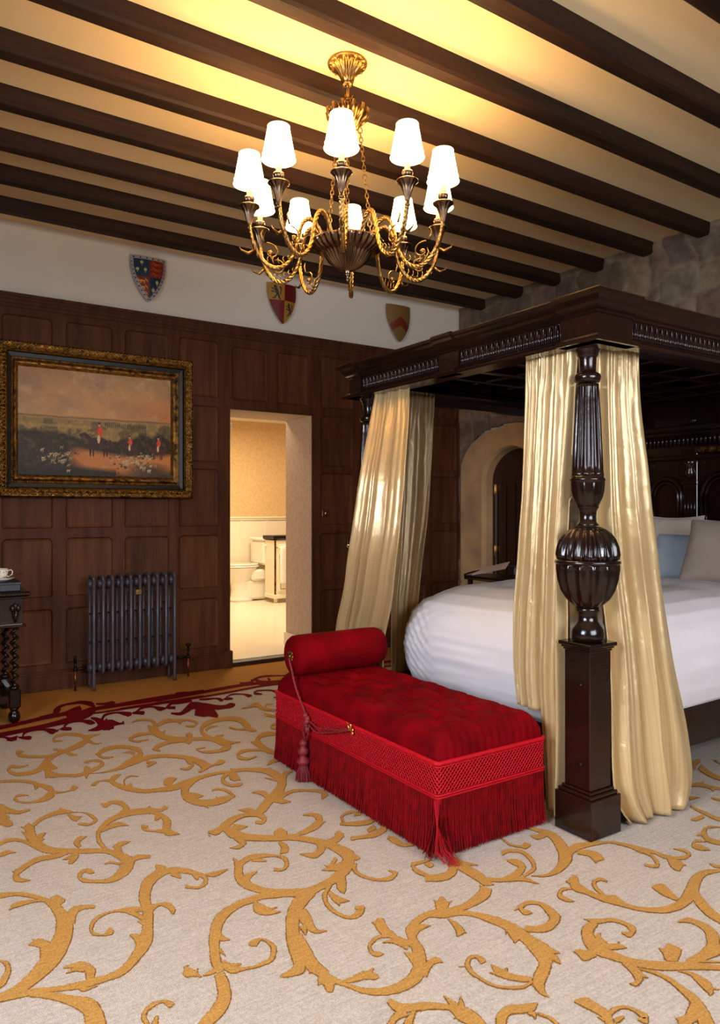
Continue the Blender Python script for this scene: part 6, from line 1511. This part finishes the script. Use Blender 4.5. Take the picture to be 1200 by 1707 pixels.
def plain(x, t, s_, h):
    return (120, 40, 22) if abs(t-(.42+abs(x)*.30)) < .12 else (132, 96, 44)
shield('quartered royal shield with silver border, leftmost on the white wall above the painting', 1.634, 1.907, 3.262, 2.923, royal)
shield('gold and red quartered shield with black lions, below the chandelier', 2.799, 3.073, 3.252, 2.914, quart)
shield('plain gold shield with a red chevron, nearest to the stone wall', 4.049, 4.329, 3.260, 2.917, plain)

# ================================================================ radiator
rd = thing('radiator', 'grey cast-iron column radiator below the painting on the panelled wall', 'radiator', (1.62, 5.53, 0))
xs = [1.315+.0665*k for k in range(10)]
for k, x in enumerate(xs):
    b = MB()
    for y, r in ((5.465, .0115), (5.595, .0105)):
        zb = .125
        if k in (0, 9) and y != 5.53: zb = 0
        b.tube([(x, y, zb), (x, y, .03 if zb == 0 else .14), (x, y, .45), (x, y, .80)], [r*1.3 if zb == 0 else r, r, r, r], 10)
    b.tube([(x, 5.465, .79), (x, 5.475, .812), (x, 5.53, .822), (x, 5.585, .812), (x, 5.595, .79)], .011, 8)
    b.tube([(x, 5.465, .14), (x, 5.475, .122), (x, 5.53, .118), (x, 5.585, .122), (x, 5.595, .14)], .011, 8)
    for z in (.33, .54): b.tube([(x, 5.465, z), (x, 5.595, z)], .008, 6)
    for z in (.765, .155): b.lathe([(.014, -.0332), (.028, -.024), (.034, -.012), (.034, .012), (.028, .024), (.014, .0332)], x, 5.53, 18, axis='x', off=z); 
    b.build('section', 'iron_grey', rd)
b = MB()
b.box(1.61, 1.655, 5.447, 5.455, .675, .715, b=.003); b.ball((1.633, 5.446, .695), .010, sc=(1, .5, 1)); b.build('maker_badge', 'brass', rd)
for x, xe, m_ in ((1.20, 1.28, 1), (2.045, 1.95, -1)):
    b = MB()
    b.tube([(xe, 5.53, .155), (x, 5.53, .155)], .010, 8); b.tube([(x, 5.53, .0), (x, 5.53, .15)], .008, 8, 1); b.ball((x, 5.53, .155), .017); b.tube([(x, 5.53, .16), (x, 5.53, .20)], .009, 8)
    if m_ < 0: b.lathe([(.006, .20), (.010, .235), (.022, .245), (.022, .252), (.010, .258)], x, 5.53, 12)
    else: b.lathe([(.010, .20), (.012, .24), (.008, .25)], x, 5.53, 12)
    b.build('valve', ['dark_metal', 'copper'], rd)

# ================================================================ light switch
b = MB(); b.box(3.345, 3.415, YA-.006, YA+.02, 1.245, 1.305, b=.003); sw = b.build('light_switch', 'brass'); tag(sw, 'small brass switch plate on the panelling right of the doorway', 'switch')
b = MB(); b.box(3.372, 3.388, YA-.014, YA-.006, 1.265, 1.285, b=.003); b.build('toggle', 'bright_brass', sw)

# ================================================================ side table at the left edge
tb = thing('console_table', 'dark carved oak side table with barley-twist legs at the left edge', 'table', (.3, 5.1, 0))
b = MB(); b.box(-.35, .795, 4.855, 5.36, .775, .805, b=.010); b.box(-.33, .775, 4.87, 5.345, .762, .776, b=.004); b.build('top', 'black_oak', tb)
b = MB()
for k in range(70): b.ball((.79-.016*k, 4.857, .789), .006, seg=6, rings=4)
for k in range(30): b.ball((.795, 4.865+.0165*k, .789), .006, seg=6, rings=4)
b.build('carved_edge', 'door_oak', tb)
b = MB(); b.box(-.28, .75, 4.885, 5.33, .60, .762); b.box(-.30, .77, 4.865, 5.35, .588, .604, b=.004)
b.build('apron', 'black_oak', tb)
b = MB(); b.box(-.20, .62, 4.872, 4.888, .63, .745, b=.004); b.box(-.17, .59, 4.866, 4.874, .655, .72, b=.004); dr = b.build('drawer', 'black_oak', tb)
b = MB(); b.ball((.46, 4.858, .688), .014); b.build('knob', 'dark_metal', dr)
for x in (-.24, .71):
    b = MB()
    for k in range(3): b.ball((x-.016+.016*k, 4.868, .715-.012*abs(k-1)), .014, sc=(1, .8, 1.6))
    b.tube([(x, 4.865, .69), (x, 4.858, .65), (x, 4.872, .62)], [.02, .014, .006], 8)
    b.build('leaf_bracket', 'black_oak', tb)
for x in (-.24, .71):
    for y in (4.92, 5.30):
        b = MB()
        V = []; n = 90; sg = 14
        for j in range(n+1):
            z = .22+.36*j/n; a = j*.42
            for i in range(sg):
                t = 2*PI*i/sg; V.append((x+.011*math.cos(a)+.017*math.cos(t), y+.011*math.sin(a)+.017*math.sin(t), z))
        b.add(V, [(j*sg+i, j*sg+(i+1) % sg, (j+1)*sg+(i+1) % sg, (j+1)*sg+i) for j in range(n) for i in range(sg)], 0, True)
        b.lathe([(.020, .575), (.03, .58), (.03, .59)], x, y, 20); b.lathe([(.03, .205), (.03, .218), (.02, .225)], x, y, 20)
        b.box(x-.034, x+.034, y-.034, y+.034, .09, .205, b=.008)
        b.lathe([(.018, .0), (.032, .012), (.036, .035), (.03, .06), (.018, .07), (.026, .08), (.03, .092)], x, y, 24)
        b.build('leg', 'black_oak', tb)
b = MB(); b.box(-.24, .71, 4.90, 4.94, .12, .17, b=.006); b.box(-.24, .71, 5.28, 5.32, .12, .17, b=.006); b.box(.69, .73, 4.92, 5.30, .12, .17, b=.006); b.build('stretcher', 'black_oak', tb)
# tea things
b = MB(); b.box(.22, .745, 4.90, 5.20, .805, .858, b=.005); b.box(.215, .75, 4.895, 5.205, .846, .862, b=.003)
tag(b.build('tray', 'dark_blue'), 'dark blue tray box under the teacups on the side table', 'tray')
def cup(x, y, z, lab, lab2, rz):
    b = MB(); b.lathe([(.025, z), (.03, z+.003), (.055, z+.010), (.078, z+.021), (.076, z+.024), (.05, z+.013), (.02, z+.008)], x, y, 36)
    s_ = b.build('saucer', 'porcelain'); tag(s_, lab2, 'saucer')
    b = MB(); b.tube([(x+.0775*math.cos(t), y+.0775*math.sin(t), z+.0235) for t in np.linspace(0, 2*PI, 37)[:-1]], .0012, 5, closed=True); b.build('gilt_rim', 'gold_glaze', s_)
    z += .010; b = MB(); b.lathe([(.022, z), (.024, z+.004), (.034, z+.018), (.040, z+.04), (.043, z+.068), (.0415, z+.068), (.038, z+.04), (.030, z+.018), (.01, z+.010)], x, y, 36)
    c_ = b.build('teacup', 'porcelain'); tag(c_, lab, 'cup')
    b = MB(); ux, uy = math.cos(rz), math.sin(rz)
    b.tube([(x+ux*r, y+uy*r, z+h) for r, h in ((.040, .055), (.055, .062), (.066, .05), (.062, .032), (.048, .022), (.036, .020))], .0032, 7); b.build('handle', 'porcelain', c_)
    b = MB(); b.tube([(x+.0432*math.cos(t), y+.0432*math.sin(t), z+.067) for t in np.linspace(0, 2*PI, 37)[:-1]], .0013, 5, closed=True)
    for k in range(14):
        a = 2*PI*k/14; b.ball((x+.0415*math.cos(a), y+.0415*math.sin(a), z+.052-.004*(k % 2)), .0035, seg=5, rings=4, mi=1)
    b.build('painted_band', ['gold_glaze', 'red_glaze'], c_)
cup(.645, 4.985, .8625, 'white china teacup with gilt rim, in front on the tray', 'white china saucer under the front teacup', -.3)
cup(.60, 5.09, .8625, 'white china teacup just behind the front cup on the tray', 'white china saucer under the rear teacup', .1)
b = MB(); b.tube([(.66, 4.93, .893), (.70, 4.95, .900), (.77, 4.985, .908)], [.003, .002, .002], 6); b.ball((.655, 4.927, .892), .009, sc=(1, 1, .4))
tag(b.build('teaspoon', 'chrome'), 'small silver teaspoon resting on the front saucer', 'spoon')
b = MB(); b.lathe([(.03, .823), (.034, .83), (.034, .90), (.030, .915), (.014, .93)], .555, 5.13, 24, off=.04); jar = b.build('jar', 'amber'); tag(jar, 'amber jar with a brass lid behind the teacups', 'jar')
b = MB(); b.lathe([(.034, .912), (.034, .93), (.020, .945), (.008, .955), (.012, .97), (.002, .98)], .555, 5.13, 20, off=.04); b.build('lid', 'bright_brass', jar)
b = MB(); b.tube([(.585, 5.13, .96), (.625, 5.13, .975), (.64, 5.13, .94), (.62, 5.13, .90), (.585, 5.13, .885)], .005, 7); b.build('handle', 'dark_metal', jar)

# ================================================================ things beyond the bed by the arched door
st = thing('bedside_table', 'dark bedside table with a tilted tray top, half hidden beyond the bed', 'table', (4.42, 4.12, 0))
b = MB(); b.box(4.22, 4.64, 3.86, 4.40, .85, .875, b=.006); b.build('top', 'black_oak', st)
for x in (4.26, 4.60):
    for y in (3.90, 4.36): b = MB(); b.box(x-.018, x+.018, y-.018, y+.018, .14, .85, b=.004); b.build('leg', 'black_oak', st)
b = MB(); b.box(4.20, 4.50, 3.88, 4.38, .878, .888, b=.003); b.tube([(4.20, 4.37, .89), (4.22, 4.34, .905), (4.26, 4.26, .93), (4.34, 4.12, .965), (4.42, 3.95, .985)], .008, 6)
fo_ = b.build('folder', 'black_lacquer'); tag(fo_, 'open black leather folder lying beyond the bed', 'folder')
b = MB()
V = [(4.22, 4.30, .889), (4.27, 4.30, .935), (4.32, 3.95, 1.02), (4.27, 3.95, .965)]
b.add(V+[(x, y, z+.003) for x, y, z in V], [(3, 2, 1, 0), (4, 5, 6, 7), (0, 1, 5, 4), (1, 2, 6, 5), (2, 3, 7, 6), (3, 0, 4, 7)])
cd2 = b.build('printed_card', 'paper'); tag(cd2, 'pinkish printed card propped in the black folder beyond the bed', 'card')
b = MB(); rg = random.Random(4)
for k in range(6):
    for q in range(9):
        t0 = .12+.50*q/9; t1 = t0+rg.uniform(.02, .05); s0 = .18+.11*k; s1 = s0+.035
        def pp(s_, t):
            a = Vector(V[0]).lerp(Vector(V[3]), t); c = Vector(V[1]).lerp(Vector(V[2]), t); return a.lerp(c, s_)+Vector((0, 0, .0036))
        b.add([pp(s0, t0), pp(s1, t0), pp(s1, t1), pp(s0, t1)], [(0, 1, 2, 3)])
b.build('print', 'ink', cd2)
b = MB(); b.box(4.52, 4.60, 3.90, 4.12, .878, .965, b=.02); ck_ = b.build('clock', 'silver_blue'); tag(ck_, 'small silver-blue clock on the table beyond the bed', 'clock')

for o in (st, fo_, cd2, ck_): o.location = (o.location.x, o.location.y+.36, o.location.z-.14)
